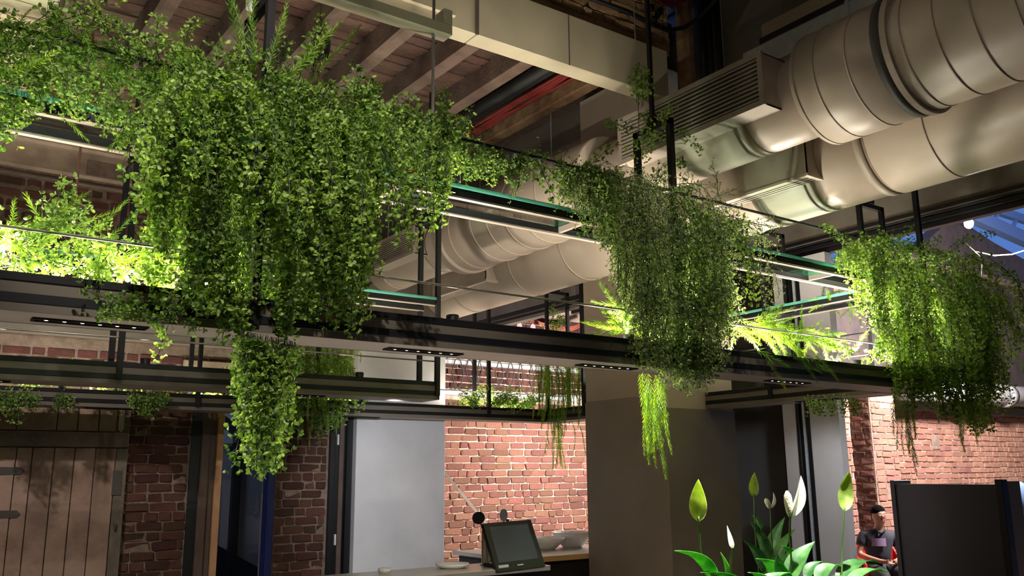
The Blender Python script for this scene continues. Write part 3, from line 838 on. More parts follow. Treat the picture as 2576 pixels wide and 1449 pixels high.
front = shelf_run('hanging_shelf', 'long front bar shelf with glass top tier and heavy hanging plants', 'x', -1.6, 6.62, 3.6, 3.9, True, (-.9, 1.22, 3.78), (.62, 2.13, 3.33, 4.95), rail_up=True)
right = shelf_run('hanging_shelf', 'short bar shelf run between the front right corner and the big column', 'y', 3.93, 5.72, 6.3, 6.62, True, (3.95, 4.96), (4.6,), end_cap=False)
mk('corner_post', bar((6.58, 3.62, ZB + .03), (6.58, 3.62, 3.95), T), 'black_metal', right)
mk('stay_rod', tube([(6.31, 3.95, 2.74), (6.31, 5.7, 2.74)], .005, 6), 'black_metal', right)
far_r = shelf_run('hanging_shelf', 'short bar shelf run between the big column and the far corner', 'y', 6.86, 8.19, 6.3, 6.62, False, (7.5, 8.15), (7.4,), end_cap=False)
mid = shelf_run('hanging_shelf', 'inner bar shelf with a free rounded end and glass tier', 'x', -1.2, 3.64, 6.15, 6.45, True, (1.21, 3.62), (.4, 2.5))
rear = shelf_run('hanging_shelf', 'rear bar shelf in front of the brick back wall and white pier', 'x', -1.0, 6.62, 8.2, 8.5, False, (2.3, 3.45, 5.5), (1.6, 4.0), end_cap=False)

# ------------------------------------------------------------------ uplights standing on the lower shelves
def uplight(x, y, label, power, tilt=(0, 0), angle=140, z=ZT):
    t = thing('uplight', label, 'lamp', (x, y, z), 0, 'uplights on the bar shelves')
    mk('can', lathe_z(x, y, [(z, .03), (z + .05, .034), (z + .055, .028), (z + .05, .026)], 16, caps=False), 'black_metal', t, smooth=True)
    mk('base', lathe_z(x, y, [(z, .04), (z + .006, .04)], 16), 'black_metal', t)
    mk('lens', lathe_z(x, y, [(z + .047, .026), (z + .05, .0255)], 16), 'lamp_lens', t)
    l = spot_light('uplight_beam', (x, y, z + .06), (x + tilt[0], y + tilt[1], z + 1.06), power, UPL, angle, .6, .03)
    l.parent = t; l.location = (0, 0, .06)
    return t
for x, y, lab, pw, tl in (
    (.25, 3.76, 'uplight on the front shelf under the left leafy garland', 60, (0, .2)),
    (1.06, 3.74, 'uplight on the front shelf behind the biggest hanging plant', 70, (0, .15)),
    (2.3, 3.76, 'uplight on the bare middle stretch of the front shelf', 45, (.2, .3)),
    (3.5, 3.74, 'uplight beside the feathery sprig left of the middle plant', 36, (.2, .3)),
    (4.2, 3.74, 'uplight right of the middle hanging plant', 44, (.2, .2)),
    (5.75, 3.74, 'uplight left of the right hanging plant', 60, (0, .1)),
    (6.5, 3.74, 'uplight at the right end of the front shelf', 45, (-.1, .2)),
    (6.46, 5.2, 'uplight on the shelf run close to the big column', 40, (-.1, 0)),
    (6.46, 7.3, 'uplight on the shelf run beyond the big column', 40, (-.2, 0)),
    (1.4, 6.3, 'uplight on the inner shelf near the left post', 40, (0, .1)),
    (.5, 6.34, 'uplight on the inner shelf under the cream ceiling boards', 160, (.02, .40)),
    (3.0, 6.3, 'uplight on the inner shelf near its free end', 40, (.3, 0)),
    (1.2, 8.36, 'uplight on the rear shelf left part', 5, (0, -.1)),
    (2.6, 8.36, 'uplight on the rear shelf in front of the stair opening', 5, (0, -.1)),
    (4.0, 8.36, 'uplight on the rear shelf in front of the white pier', 5, (0, -.1)),
    (5.6, 8.36, 'uplight on the rear shelf near the far corner', 5, (0, -.1))):
    uplight(x, y, lab, pw, tl, 62 if 'cream' in lab else (100 if y > 6 else 140))
def light_bar(x0, x1, y, label, power, horiz='x', tilt=0.0):
    m = (x0 + x1) / 2
    c = (m, y, ZT) if horiz == 'x' else (y, m, ZT)
    t = thing('light_bar', label, 'lamp', c, 0, 'light bars lying on the bar shelves')
    def B(a, b, c_, d, z0, z1): return box(a, b, c_, d, z0, z1) if horiz == 'x' else box(c_, d, a, b, z0, z1)
    mk('channel', join(B(x0, x1, y - .022, y + .022, ZT - .028, ZT - .016), B(x0, x1, y - .022, y - .017, ZT - .016, ZT + .002), B(x0, x1, y + .017, y + .022, ZT - .016, ZT + .002)), 'black_metal', t)
    mk('diffuser', B(x0 + .004, x1 - .004, y - .016, y + .016, ZT - .015, ZT - .006), 'bar_lens', t)
    l = area_light('light_bar_beam', (c[0], c[1], ZT + .004), (c[0] + (0 if horiz == 'x' else tilt), c[1] + (tilt if horiz == 'x' else 0), ZT + 1), (x1 - x0) if horiz == 'x' else .03, power, UPL, .03 if horiz == 'x' else (x1 - x0))
    if horiz == 'x' : pass
    l.rotation_euler = (math.pi, 0, 0)
    l.parent = t; l.location = (0, 0, .004)
for a, b, y, lab, pw in ((-.6, 1.35, 3.8, 'long light bar on the front shelf under the left garland', 34), (3.35, 4.9, 3.8, 'light bar on the front shelf behind the middle plant', 34), (5.35, 6.5, 3.8, 'light bar on the front shelf behind the right plant', 36),
                          (.6, 4.0, 8.44, 'long light bar on the rear shelf in the lime foliage row', 12), (5.2, 6.2, 8.44, 'light bar on the rear shelf near the far corner', 10)):
    light_bar(a, b, y, lab, pw)
def unseen_spot(loc, to, power, color, angle, label, top):  # out-of-view spots; those on the hanging plants are added as front fill
    loc, to = Vector(loc), Vector(to); d = (to - loc).normalized()
    t = thing('unseen_spot', label, 'lamp', tuple(loc), 0, 'ceiling spots above the bar front')
    mk('lamp_head', tube([loc - d * .16, loc - d * .15, loc, loc + d * .004], [.03, .045, .045, .042], 16), 'black_metal', t, smooth=True)
    mk('lens', tube([loc + d * .004, loc + d * .006], .038, 16), 'lamp_lens', t)
    mk('stem', tube([loc - d * .1, (loc.x, loc.y, loc.z + .12), (loc.x, loc.y, top)], .008, 8), 'black_metal', t)
    l = spot_light('unseen_spot_beam', loc + d * .02, to, power, color, angle, .6, .04)
    l.parent = t; l.location = d * .02
unseen_spot((3.3, 1.75, 4.75), (2.5, 2.0, 1.55), 1500, (1, .97, .92), 24, 'ceiling spot over the bright peace lily', 5.45)
unseen_spot((.3, 1.3, 4.7), (1.2, 3.5, 2.9), 190, (1, .93, .84), 46, 'added fill spot on the biggest hanging plant', 5.02)
unseen_spot((2.7, 1.5, 4.9), (3.75, 3.5, 2.8), 110, (1, .93, .84), 26, 'added fill spot on the middle hanging plant', 5.45)
unseen_spot((4.9, 1.3, 4.9), (6.3, 3.5, 2.8), 120, (1, .95, .9), 28, 'added fill spot on the right hanging plant', 5.45)
# the light the shelf strips send down onto the bar
for x, y in ((2.13, 3.75), (3.33, 3.75), (.62, 3.75)):
    l = area_light('shelf_strip_light', (x, y, ZB - .012), (x, y, 0), .38, 9, (1, .92, .8), .05); l.parent = front; l.location = Vector((x, y, ZB - .012)) - ORIG[front][0]

# ------------------------------------------------------------------ foliage
GOLD = 2.399963
def frame_of(d):
    d = d.normalized()
    a = Vector((0, 0, 1)) if abs(d.z) < .9 else Vector((1, 0, 0))
    s = d.cross(a).normalized()
    return d, s, d.cross(s)

class Strand:
    def __init__(self): self.V = []; self.F = []; self.I = []
    def stem(self, pts, r):
        g = tube(pts, r, 3, cap=False); n = len(self.V)
        self.V += g[0]; self.F += [tuple(i + n for i in f) for f in g[1]]; self.I += [0] * len(g[1])
    def leaf(self, p, d, l, w, roll, fold=.25, kind='round'):
        d, s, u = frame_of(d)
        a, b = s * math.cos(roll) + u * math.sin(roll), -s * math.sin(roll) + u * math.cos(roll)
        n = len(self.V)
        if kind == 'round':
            P = [p, p + d * l * .45 + a * w * .5 + b * fold * w, p + d * l * .9 + a * w * .32 + b * fold * w * .6, p + d * l, p + d * l * .9 - a * w * .32 + b * fold * w * .6, p + d * l * .45 - a * w * .5 + b * fold * w]
            self.V += [tuple(q) for q in P]
            self.F += [(n, n + 1, n + 2, n + 3), (n, n + 3, n + 4, n + 5)]; self.I += [1, 1]
        else:
            P = [p, p + d * l * .4 + a * w * .5 + b * fold * w, p + d * l, p + d * l * .4 - a * w * .5 + b * fold * w]
            self.V += [tuple(q) for q in P]
            self.F += [(n, n + 1, n + 2), (n, n + 2, n + 3)]; self.I += [1, 1]
    def mesh(self, name, mats):
        me = bpy.data.meshes.new(name); me.from_pydata([tuple(v) for v in self.V], [], self.F); me.update()
        for m in mats: me.materials.append(MATS[m])
        for p, k in zip(me.polygons, self.I): p.material_index = k
        return me

def path(L, rnd, arch=0.0, wob=.02):
    """points from the root: hanging along -z, or leaving sideways (+x) first when arch > 0"""
    n = max(4, int(L / .045)); pts = []; p = Vector((0, 0, 0)); ax, ay = rnd.uniform(0, 6), rnd.uniform(0, 6)
    for i in range(n + 1):
        pts.append(p.copy()); t = i / n
        el = -math.pi / 2 + arch * (1 - t) ** 2 * 2.0
        d = Vector((math.cos(el), 0, math.sin(el)))
        d += Vector((math.sin(ax + t * 9) * wob * 6, math.sin(ay + t * 8) * wob * 6, 0))
        p = p + d.normalized() * (L / n)
    return pts

def along(pts, s):
    """point and direction at arc fraction s"""
    k = s * (len(pts) - 1); i = min(int(k), len(pts) - 2); f = k - i
    return pts[i].lerp(pts[i + 1], f), (pts[i + 1] - pts[i]).normalized()

def strand_clover(L, seed, arch=0.0, leaf=.0185, dens=.0105):
    rnd = random.Random(seed); S = Strand(); pts = path(L, rnd, arch)
    S.stem(pts, .0016)
    n = int(L / dens)
    for i in range(n):
        t = (i + rnd.random()) / n; p, d = along(pts, t); az = i * GOLD + rnd.uniform(-.5, .5)
        dd, s, u = frame_of(d); out = s * math.cos(az) + u * math.sin(az)
        tl = rnd.uniform(.02, .06) * (1.1 - .35 * t)
        dirv = (out * rnd.uniform(.6, 1.1) + d * rnd.uniform(.3, 1.1) + Vector((0, 0, -.35))).normalized()
        e = p + dirv * tl
        if tl > .028: S.stem([p, p + dirv * tl * .5 + out * .004, e], .0008)
        for k in range(rnd.choice((3, 3, 4))):
            a2 = k * 2.1 + rnd.uniform(-.4, .4); q, s2, u2 = frame_of(dirv)
            ld = (dirv * rnd.uniform(.35, .9) + (s2 * math.cos(a2) + u2 * math.sin(a2))).normalized()
            sz = leaf * rnd.uniform(.75, 1.2)
            S.leaf(e, ld, sz, sz * .85, rnd.uniform(0, 6.28), rnd.uniform(.05, .3))
    return S.mesh('clover_strand', ['stem_dark', 'leaf_clover'])

def strand_needle(L, seed, arch=0.0, nl=.042, dens=.0035):
    rnd = random.Random(seed); S = Strand(); pts = path(L, rnd, arch, .015)
    S.stem(pts, .0016)
    n = int(L / dens)
    for i in range(n):
        t = (i + .5) / n; p, d = along(pts, t); az = i * GOLD
        dd, s, u = frame_of(d); out = s * math.cos(az) + u * math.sin(az)
        l = nl * rnd.uniform(.7, 1.1) * (1 - .45 * t ** 3)
        sp = .75 - .35 * t
        S.leaf(p, (d * rnd.uniform(.7, 1.0) + out * sp).normalized(), l, .0042, rnd.uniform(0, 6.28), .2, 'needle')
    return S.mesh('needle_strand', ['stem_green', 'leaf_needle'])

def strand_fine(L, seed, arch=0.0):
    rnd = random.Random(seed); S = Strand(); pts = path(L, rnd, arch, .03)
    S.stem(pts, .0018)
    n = int(L / .022)
    for i in range(n):
        t = (i + rnd.random()) / n; p, d = along(pts, t); az = i * GOLD + rnd.uniform(-.6, .6)
        dd, s, u = frame_of(d); out = s * math.cos(az) + u * math.sin(az)
        bl = rnd.uniform(.04, .11) * (1.1 - .4 * t)
        dirv = (out + d * rnd.uniform(.4, 1.2) + Vector((0, 0, -.3))).normalized()
        e = p + dirv * bl; S.stem([p, p.lerp(e, .5) + Vector((0, 0, .006)), e], .0009)
        m = int(bl / .007)
        for k in range(m + 3):
            q = p.lerp(e, min(1, (k + 1) / m)); a2 = k * GOLD; f, s2, u2 = frame_of(dirv)
            ld = (dirv * .7 + s2 * math.cos(a2) + u2 * math.sin(a2)).normalized(); sz = rnd.uniform(.009, .015)
            S.leaf(q, ld, sz, sz * .55, rnd.uniform(0, 6.28), .15, 'needle' if k % 3 else 'round')
    return S.mesh('fine_strand', ['stem_dark', 'leaf_fine'])

LENS = (.18, .3, .45, .62)
BANK = {}
for ki, (kind, fn) in enumerate((('clover', strand_clover), ('needle', strand_needle), ('fine', strand_fine))):
    for ai, arch in enumerate((0.0, .75)):
        for li, L in enumerate(LENS):
            for v in range(2):
                BANK[kind, ai, li, v] = fn(L, 100 * ki + 10 * li + v + 50 * ai, arch)

RF = random.Random(2024)
def put(parent, kind, p, length, d=None, arch=0, az=None, name=None):
    """place a shared strand mesh: hanging (d None) or pointing along d"""
    li = min(range(4), key=lambda k: abs(LENS[k] - length))
    me = BANK[kind, arch, li, RF.randrange(2)]
    o = bpy.data.objects.new(name or {'clover': 'leafy_strand', 'needle': 'needle_sprig', 'fine': 'branched_strand'}[kind], me); COL.objects.link(o)
    o.parent = parent
    o.location = Vector(p) - ORIG[parent][0]
    s = max(.6, min(1.35, length / LENS[li])); o.scale = (s, s, s)
    if d is None:
        o.rotation_euler = (RF.uniform(-.12, .12), RF.uniform(-.12, .12), RF.uniform(0, 6.28) if az is None else az)
    else:
        q = Vector(d).normalized().to_track_quat('-Z', 'Y'); spin = Matrix.Rotation(RF.uniform(0, 6.28), 3, 'Z')
        o.rotation_euler = (q.to_matrix() @ spin).to_euler()
    return o

def interp(tab, x):
    if x <= tab[0][0]: return tab[0][1]
    for (a, b), (c, d) in zip(tab, tab[1:]):
        if x <= c: return b + (d - b) * (x - a) / (c - a)
    return tab[-1][1]

def plant(name, label, base, group):
    return thing(name, label, 'plant', base, 0, group)

def curtain(t, n, tops, bots, ys, kinds, rough=.18, lmax=.7, bias=1.0, arch=.3, hole=None):
    """hang n strands between a top and a bottom outline (picture outlines turned into world points at each strand's own depth)"""
    x0, x1 = tops[0][0], tops[-1][0]
    for i in range(n):
        px = x0 + (x1 - x0) * (i + RF.random()) / n
        Y = RF.uniform(*ys)
        if hole and hole[0] < px < hole[1] and RF.random() < .97: Y = RF.uniform(3.66, 3.88)   # the hanger post stands in front here
        pt, pb = at(px, interp(tops, px), Y), at(px, interp(bots, px), Y)
        zt, zb = pt.z, pb.z + RF.uniform(0, rough) ** 1.0
        L = min(lmax, max(.12, (zt - zb)))
        span = max(0, zt - L - zb)
        z = zt - span * RF.random() ** bias
        if 3.585 < Y < 3.91 and z - L < ZT + .02:       # inside the shelf: keep above it
            L = z - ZT - .02
            if L < .12: z = ZT + .3; L = .28
        ar = 1 if RF.random() < arch else 0
        put(t, RF.choice(kinds), (pt.x, Y, z), L, arch=ar, az=(-math.pi / 2 + RF.uniform(-.9, .9)) if ar else None)

def tangle(t, n, pxs, pys, ys, kinds, lens=(.15, .35), lean=(0, 0, 0), spread=1.0):
    """short sprigs springing in many directions along a band"""
    for i in range(n):
        px = RF.uniform(*pxs); f = (px - pxs[0]) / (pxs[1] - pxs[0]); py = pys[0] + (pys[1] - pys[0]) * f + RF.uniform(-pys[2], pys[2])
        Y = RF.uniform(*ys); p = at(px, py, Y)
        d = Vector((RF.uniform(-1, 1), RF.uniform(-.7, .7), RF.uniform(-.9, .5))) * spread + Vector(lean)
        put(t, RF.choice(kinds), p, RF.uniform(*lens), d=d)

GP = 'hanging shelf plants'
# biggest plant, around the left hanger frame
p1 = plant('hanging_plant', 'biggest hanging plant, a dense leafy curtain around the left hanger frame', (1.25, 3.6, ZT), GP)
T1 = [(372, 330), (420, 260), (520, 190), (620, 190), (720, 200), (830, 240), (920, 300), (950, 400)]
B1 = [(372, 520), (420, 640), (470, 690), (520, 780), (570, 850), (640, 900), (740, 860), (790, 760), (830, 800), (900, 830), (930, 640), (950, 560)]
curtain(p1, 150, T1, B1, (3.40, 3.57), ['clover'] * 6 + ['needle'], .3, hole=(612, 728))
curtain(p1, 95, T1, B1, (3.6, 4.0), ['clover', 'clover', 'needle'], .3)
tangle(p1, 40, (380, 950), (215, 280, 40), (3.62, 3.9), ['clover', 'clover', 'needle'], (.15, .3))
tangle(p1, 10, (640, 800), (190, 190, 20), (3.5, 3.8), ['needle', 'clover'], (.2, .36), (0.6, 0, 1.5), .5)
tangle(p1, 4, (600, 660), (120, 180, 20), (3.5, 3.7), ['needle'], (.3, .4), (-.3, 0, 2.2), .4)
tl = plant('hanging_plant', 'leafy lower layer and long tail drooping past the front shelf edge', (1.6, 3.5, ZB), GP)
curtain(tl, 95, [(470, 540), (560, 560), (700, 600), (830, 560), (935, 500)], [(470, 690), (520, 780), (570, 850), (640, 900), (740, 860), (790, 760), (830, 810), (900, 835), (935, 640)], (3.42, 3.57), ['clover'], .12, .55, .4, .1, (618, 705))
curtain(tl, 62, [(600, 830), (650, 840), (700, 850), (745, 860)], [(600, 960), (625, 1060), (650, 1220), (680, 1245), (710, 1190), (728, 1050), (745, 930)], (3.42, 3.57), ['clover'], .25, .5, .8, 0)
sp = plant('trailing_plant', 'small dark clover sprig lying over the front shelf edge on the left', at(370, 790, 3.56), GP)
tangle(sp, 20, (290, 470), (775, 790, 14), (3.50, 3.58), ['clover'], (.11, .17), (-.5, -.5, .1), .7)
# left garland along the plant rail
g1 = plant('garland', 'loose garland of needle and clover sprigs along the rail at top left', (.3, 3.6, ZR2), GP)
tangle(g1, 160, (-60, 600), (85, 205, 62), (3.45, 3.8), ['needle', 'needle', 'clover', 'clover'], (.15, .32))
tangle(g1, 16, (-40, 140), (150, 175, 60), (3.4, 3.7), ['needle', 'clover'], (.2, .34))
curtain(g1, 9, [(-10, 210), (30, 225), (75, 235)], [(-10, 330), (20, 365), (60, 280), (75, 260)], (3.45, 3.58), ['clover'], .06)
curtain(g1, 9, [(280, 260), (310, 270), (345, 285)], [(280, 300), (310, 395), (345, 330)], (3.45, 3.58), ['clover'], .05)
curtain(g1, 14, [(60, 200), (140, 210), (280, 230)], [(60, 240), (140, 270), (280, 290)], (3.45, 3.58), ['clover'], .05)
# right stretch of the rail garland
g2 = plant('garland', 'thin clover garland on the rail between the two larger hanging plants', (2.4, 3.6, ZR2), GP)
tangle(g2, 75, (900, 1190), (290, 355, 34), (3.5, 3.72), ['clover'], (.14, .28))
tangle(g2, 42, (1180, 1480), (365, 430, 16), (3.53, 3.68), ['clover', 'fine'], (.13, .24), (.5, 0, 0))
curtain(g2, 12, [(1070, 370), (1100, 380), (1135, 385)], [(1070, 500), (1100, 575), (1135, 470)], (3.48, 3.6), ['clover'], .05)
curtain(g2, 36, [(960, 300), (1060, 345), (1260, 400)], [(960, 430), (1060, 430), (1260, 440)], (3.48, 3.65), ['clover'], .08)
# middle plant
p2 = plant('hanging_plant', 'middle hanging plant of fine branched foliage around the centre hanger frame', (3.8, 3.6, ZT), GP)
T2 = [(1415, 445), (1490, 430), (1560, 450), (1690, 450), (1780, 490), (1835, 560)]
B2 = [(1415, 510), (1490, 600), (1545, 660), (1575, 800), (1605, 930), (1650, 970), (1700, 1000), (1760, 990), (1810, 900), (1840, 760)]
curtain(p2, 150, T2, B2, (3.40, 3.57), ['fine', 'fine', 'fine', 'clover'], .2)
curtain(p2, 95, T2, B2, (3.6, 4.0), ['fine', 'fine', 'clover'], .2)
curtain(p2, 60, [(1590, 700), (1700, 720), (1825, 700)], [(1590, 900), (1650, 970), (1700, 1000), (1760, 990), (1825, 840)], (3.44, 3.57), ['fine', 'fine', 'clover'], .1, .5, .4, .1)
tangle(p2, 26, (1480, 1840), (440, 520, 22), (3.45, 3.85), ['fine'], (.15, .3))
tangle(p2, 8, (1800, 1890), (530, 560, 14), (3.5, 3.65), ['fine'], (.18, .3), (1.2, 0, -.2))
curtain(p2, 14, [(1610, 930), (1640, 940), (1670, 960)], [(1610, 1180), (1640, 1255), (1670, 1130)], (3.46, 3.57), ['needle'], .2, .42, .8, 0)
curtain(p2, 5, [(1560, 610), (1585, 620)], [(1560, 700), (1585, 800)], (3.5, 3.57), ['needle'], .04)
tangle(p2, 5, (1590, 1640), (255, 270, 12), (3.6, 3.8), ['clover'], (.16, .24), (-.2, 0, 1.6), .4)
tangle(p2, 7, (1600, 1700), (310, 330, 18), (3.62, 3.7), ['clover'], (.16, .26), (-.4, 0, -.2), .7)
tangle(p2, 8, (1670, 1740), (380, 440, 30), (3.6, 3.75), ['fine', 'clover'], (.14, .24))
# lit needle sprigs on the lower shelf
g3 = plant('garland', 'bright needle garland lit on the lower front shelf at far left', (.5, 3.8, ZT), GP)
tangle(g3, 90, (-40, 540), (600, 640, 40), (3.66, 3.86), ['needle', 'needle', 'needle', 'clover'], (.16, .3), (.5, 0, .1))
tangle(g3, 34, (20, 520), (660, 705, 10), (3.68, 3.84), ['clover'], (.12, .2), (-.3, -.2, .1))
g4 = plant('garland', 'bright needle sprigs beside the middle plant on the lower front shelf', (3.5, 3.7, ZT), GP)
tangle(g4, 26, (1560, 1640), (800, 840, 34), (3.62, 3.8), ['needle'], (.16, .28), (-.4, 0, .5))
g5 = plant('garland', 'bright needle sprigs stretching right of the middle plant along the shelf', (4.7, 3.7, ZT), GP)
tangle(g5, 64, (1830, 2070), (805, 850, 16), (3.62, 3.8), ['needle'], (.18, .32), (1.0, 0, -.1))
tangle(g5, 6, (1880, 2060), (870, 890, 10), (3.54, 3.6), ['needle'], (.2, .3), (.7, -.3, -.6), .4)
tangle(g5, 12, (2100, 2230), (890, 905, 8), (3.66, 3.8), ['needle', 'clover'], (.12, .22), (.4, 0, .4))
# right plant
p3 = plant('hanging_plant', 'right hanging plant draped thickly over the front right corner', (6.3, 3.6, ZT), GP)
T3 = [(2100, 640), (2150, 600), (2240, 610), (2330, 630), (2430, 630), (2465, 680), (2488, 800)]
B3 = [(2100, 665), (2150, 730), (2190, 900), (2240, 1000), (2300, 1050), (2380, 1090), (2450, 1110), (2480, 1020), (2492, 930)]
curtain(p3, 150, T3, B3, (3.38, 3.57), ['clover'] * 5 + ['needle', 'fine'], .25)
curtain(p3, 95, T3, B3, (3.6, 3.95), ['clover', 'clover', 'needle'], .25)
curtain(p3, 70, [(2230, 780), (2350, 800), (2480, 800)], [(2230, 990), (2300, 1050), (2380, 1090), (2450, 1105), (2485, 1000)], (3.42, 3.57), ['clover', 'clover', 'needle'], .1, .5, .4, .1)
tangle(p3, 34, (2110, 2450), (615, 635, 16), (3.42, 3.8), ['clover'], (.15, .3))
curtain(p3, 10, [(2245, 960), (2270, 980), (2300, 990)], [(2245, 1120), (2275, 1215), (2300, 1100)], (3.44, 3.56), ['needle'], .15, .45, 1, 0)
curtain(p3, 12, [(2370, 1000), (2410, 1010), (2460, 1010)], [(2370, 1090), (2410, 1135), (2460, 1120)], (3.44, 3.56), ['needle'], .1)
# plants on the other shelf runs
g6 = plant('trailing_plant', 'yellow-green needle sprigs hanging off the glass by the right corner', (6.3, 4.4, ZG), GP)
tangle(g6, 24, (2070, 2180), (730, 730, 24), (4.25, 4.6), ['needle'], (.2, .34), (-.6, -.2, -.5))
g7 = plant('trailing_plant', 'small clover plant hanging below the shelf run at the column', (6.35, 5.0, ZB), GP)
curtain(g7, 26, [(2020, 1000), (2090, 1000), (2160, 1000)], [(2020, 1015), (2090, 1035), (2130, 1060), (2160, 1020)], (4.05, 4.25), ['clover'], .05)
g8 = plant('garland', 'lime lit foliage row on the rear shelf behind the inner shelf', (1.5, 8.35, ZT), GP)
for i in range(150):
    x = RF.uniform(.6, 4.0); put(g8, RF.choice(['clover', 'clover', 'needle']), (x, RF.uniform(8.22, 8.48), ZT + .02), RF.uniform(.14, .26), d=(RF.uniform(-1, 1), RF.uniform(-.6, .6), RF.uniform(.1, .9)))
for name, lab, px0, px1, pyb, n in (('trailing_plant', 'small clover plant trailing off the rear shelf at far left', 0, 95, 1075, 26), ('trailing_plant', 'thin clover sprig trailing off the rear shelf near the left', 140, 185, 1035, 10),
                               ('trailing_plant', 'leafy plant trailing off the rear shelf above the brick pier', 330, 420, 1070, 34)):
    q = at((px0 + px1) / 2, 985, 8.12); tq = plant(name, lab, (q.x, 8.15, ZB), GP)
    m = (px0 + px1) / 2
    curtain(tq, n, [(px0, 985), (px1, 988)], [(px0, pyb - 45), (m, pyb), (px1, pyb - 60)], (8.06, 8.18), ['clover'], .12)
p4 = plant('hanging_plant', 'wide needle plant hanging off the rear shelf above the stair opening', (3.3, 8.2, ZT), GP)
curtain(p4, 90, [(600, 1000), (740, 890), (880, 890), (890, 1000)], [(600, 1040), (650, 1130), (740, 1150), (800, 1140), (860, 1120), (890, 1060)], (8.05, 8.19), ['needle', 'needle', 'clover'], .3)
curtain(p4, 50, [(700, 860), (800, 870), (895, 880)], [(700, 960), (800, 980), (895, 960)], (8.2, 8.5), ['needle', 'needle', 'clover'], .2)
g9 = plant('garland', 'lime sprigs along the rear shelf left of the far corner', (5.6, 8.3, ZT), GP)
for i in range(70):
    x = RF.uniform(5.25, 6.25); put(g9, 'clover', (x, RF.uniform(8.22, 8.45), ZT + .01), RF.uniform(.14, .28), d=(RF.uniform(-1, 1), RF.uniform(-.8, .3), RF.uniform(-.1, 1.1)))
p5 = plant('hanging_plant', 'tall feathery plant hanging over the far corner of the shelves', (6.3, 8.0, ZT), GP)
curtain(p5, 70, [(1345, 900), (1400, 880), (1468, 890)], [(1345, 1060), (1380, 1130), (1400, 1190), (1430, 1090), (1468, 1060)], (7.6, 8.1), ['needle'], .35)
curtain(p5, 10, [(1388, 1020), (1410, 1020)], [(1388, 1170), (1410, 1200)], (8.02, 8.15), ['needle'], .05)
p6 = plant('potted_sprig', 'small clover sprig on top of the far hanger frame', at(1400, 800, 8.3), GP)
tangle(p6, 9, (1385, 1420), (815, 815, 12), (8.25, 8.4), ['clover'], (.18, .3), (0, 0, .6))

# ------------------------------------------------------------------ old plank door, frames and stair at the back wall
YD = YB - .03
dr = struct('door_1', box(.2, 1.86, YB - .035, YB - .002, 0, 2.66), 'door_batten')
xs = [.42, .95, 1.13, 1.305, 1.475, 1.64, 1.80]
xs = [.42, .60, .775, .95] + [at(p, 1125, YD).x for p in (82, 137, 188, 240, 292)]
for i, (a, b) in enumerate(zip(xs, xs[1:])):
    rr = random.Random(i)
    mk('plank', box(a + .004, b - .004, YB - .06 - rr.uniform(0, .006), YB - .036, .02, 1.92, .004), 'door_plank', dr)
xu = [.3, .51, .72, .93] + [at(p, 1060, YD).x for p in (30, 88, 143, 195, 248, 292)][2:]
for i, (a, b) in enumerate(zip(xu, xu[1:])):
    mk('plank', box(a + .004, b - .004, YB - .058, YB - .036, 2.07, 2.6, .004), 'door_plank', dr)
mk('ledge_batten', box(.2, 1.85, YB - .085, YB - .036, 1.925, 2.06, .008), 'door_batten', dr)
mk('door_stile', box(xs[-1] + .004, 1.855, YB - .062, YB - .036, .02, 1.92, .005), 'door_batten', dr)
mk('door_stile', box(xs[-1] + .004, 1.80, YB - .055, YB - .036, 2.07, 2.6, .02), 'plaster_beige', dr)
for z in (1.72, 1.36):
    mk('hinge_strap', prism([(.3, z - .05), (1.0, z - .03), (1.03, z), (1.0, z + .03), (.3, z + .05)], 'y', YB - .068, YB - .0605), 'iron_strap', dr)
mk('latch_plate', box(1.74, 1.82, YB - .07, YB - .0625, 1.5, 1.72, .003), 'iron_strap', dr)
mk('latch_bolt', lathe_z(1.79, YB - .08, [(1.2, .01), (1.24, .014), (1.26, .01)], 8), 'iron_strap', dr)

d_2 = struct('door_2', join(box(2.43, 2.52, YB - .02, YB + .1, 0, 2.62), ), 'frame_black')
struct('door_frame', join(box(2.52, 2.60, YB - .06, YB + .12, 0, 2.62, .006), box(2.60, 2.66, YB - .035, YB + .12, 0, 2.62, .004)), 'frame_brown', d_2)
struct('door_frame', box(3.21, 3.28, YB - .03, YB + .12, 0, 2.62, .004), 'blue_paint', d_2)
bt = mk('timber_strip', box(2.665, 2.725, YB - .07, YB - .01, 0, 2.6, .003), 'pine')
tag(bt, 'pale pine strip nailed upright beside the stair opening', 'timber')
wall_stair = struct('wall_stair', join(box(1.6, 5.6, 11.6, 11.8, 0, 5.3), box(1.4, 1.6, YB + .35, 11.8, 0, 5.3), box(5.1, 5.22, YB + .35, 11.8, 0, 5.3), box(1.4, 5.22, YB + .35, 11.8, 5.3, 5.4)), 'stair_grey')
stv = thing('staircase', 'dim blue-edged staircase behind the opening in the back wall', 'stairs', (3.4, 10.2, 0))
A, Bp = at(560, 1120, 10.0), at(690, 1215, 10.0)
slope = (Bp.z - A.z) / (Bp.x - A.x)
def sz(x): return A.z + slope * (x - A.x)
x0s, x1s = 2.5, 4.6
mk('stringer', prism([(x0s, sz(x0s)), (x1s, sz(x1s)), (x1s, max(.1, sz(x1s) - 1.3)), (x0s, sz(x0s) - 1.15)], 'y', 9.98, 10.04), 'stair_grey', stv)
for k in range(9):
    x = x0s + .2 + k * .24
    zt = sz(x) + .07
    if zt < .3: break
    mk('tread', box(x - .14, x + .12, 10.04, 11.0, zt - .035, zt, .004), 'stair_white', stv)
    mk('riser', box(x + .09, x + .12, 10.04, 11.0, zt - .2, zt - .036), 'stair_blue', stv)
mk('handrail', bar((x0s, 9.95, sz(x0s) + .24), (x1s, 9.95, sz(x1s) + .24), .07, .12), 'frame_black', stv)
q = at(598, 1060, 10.0)
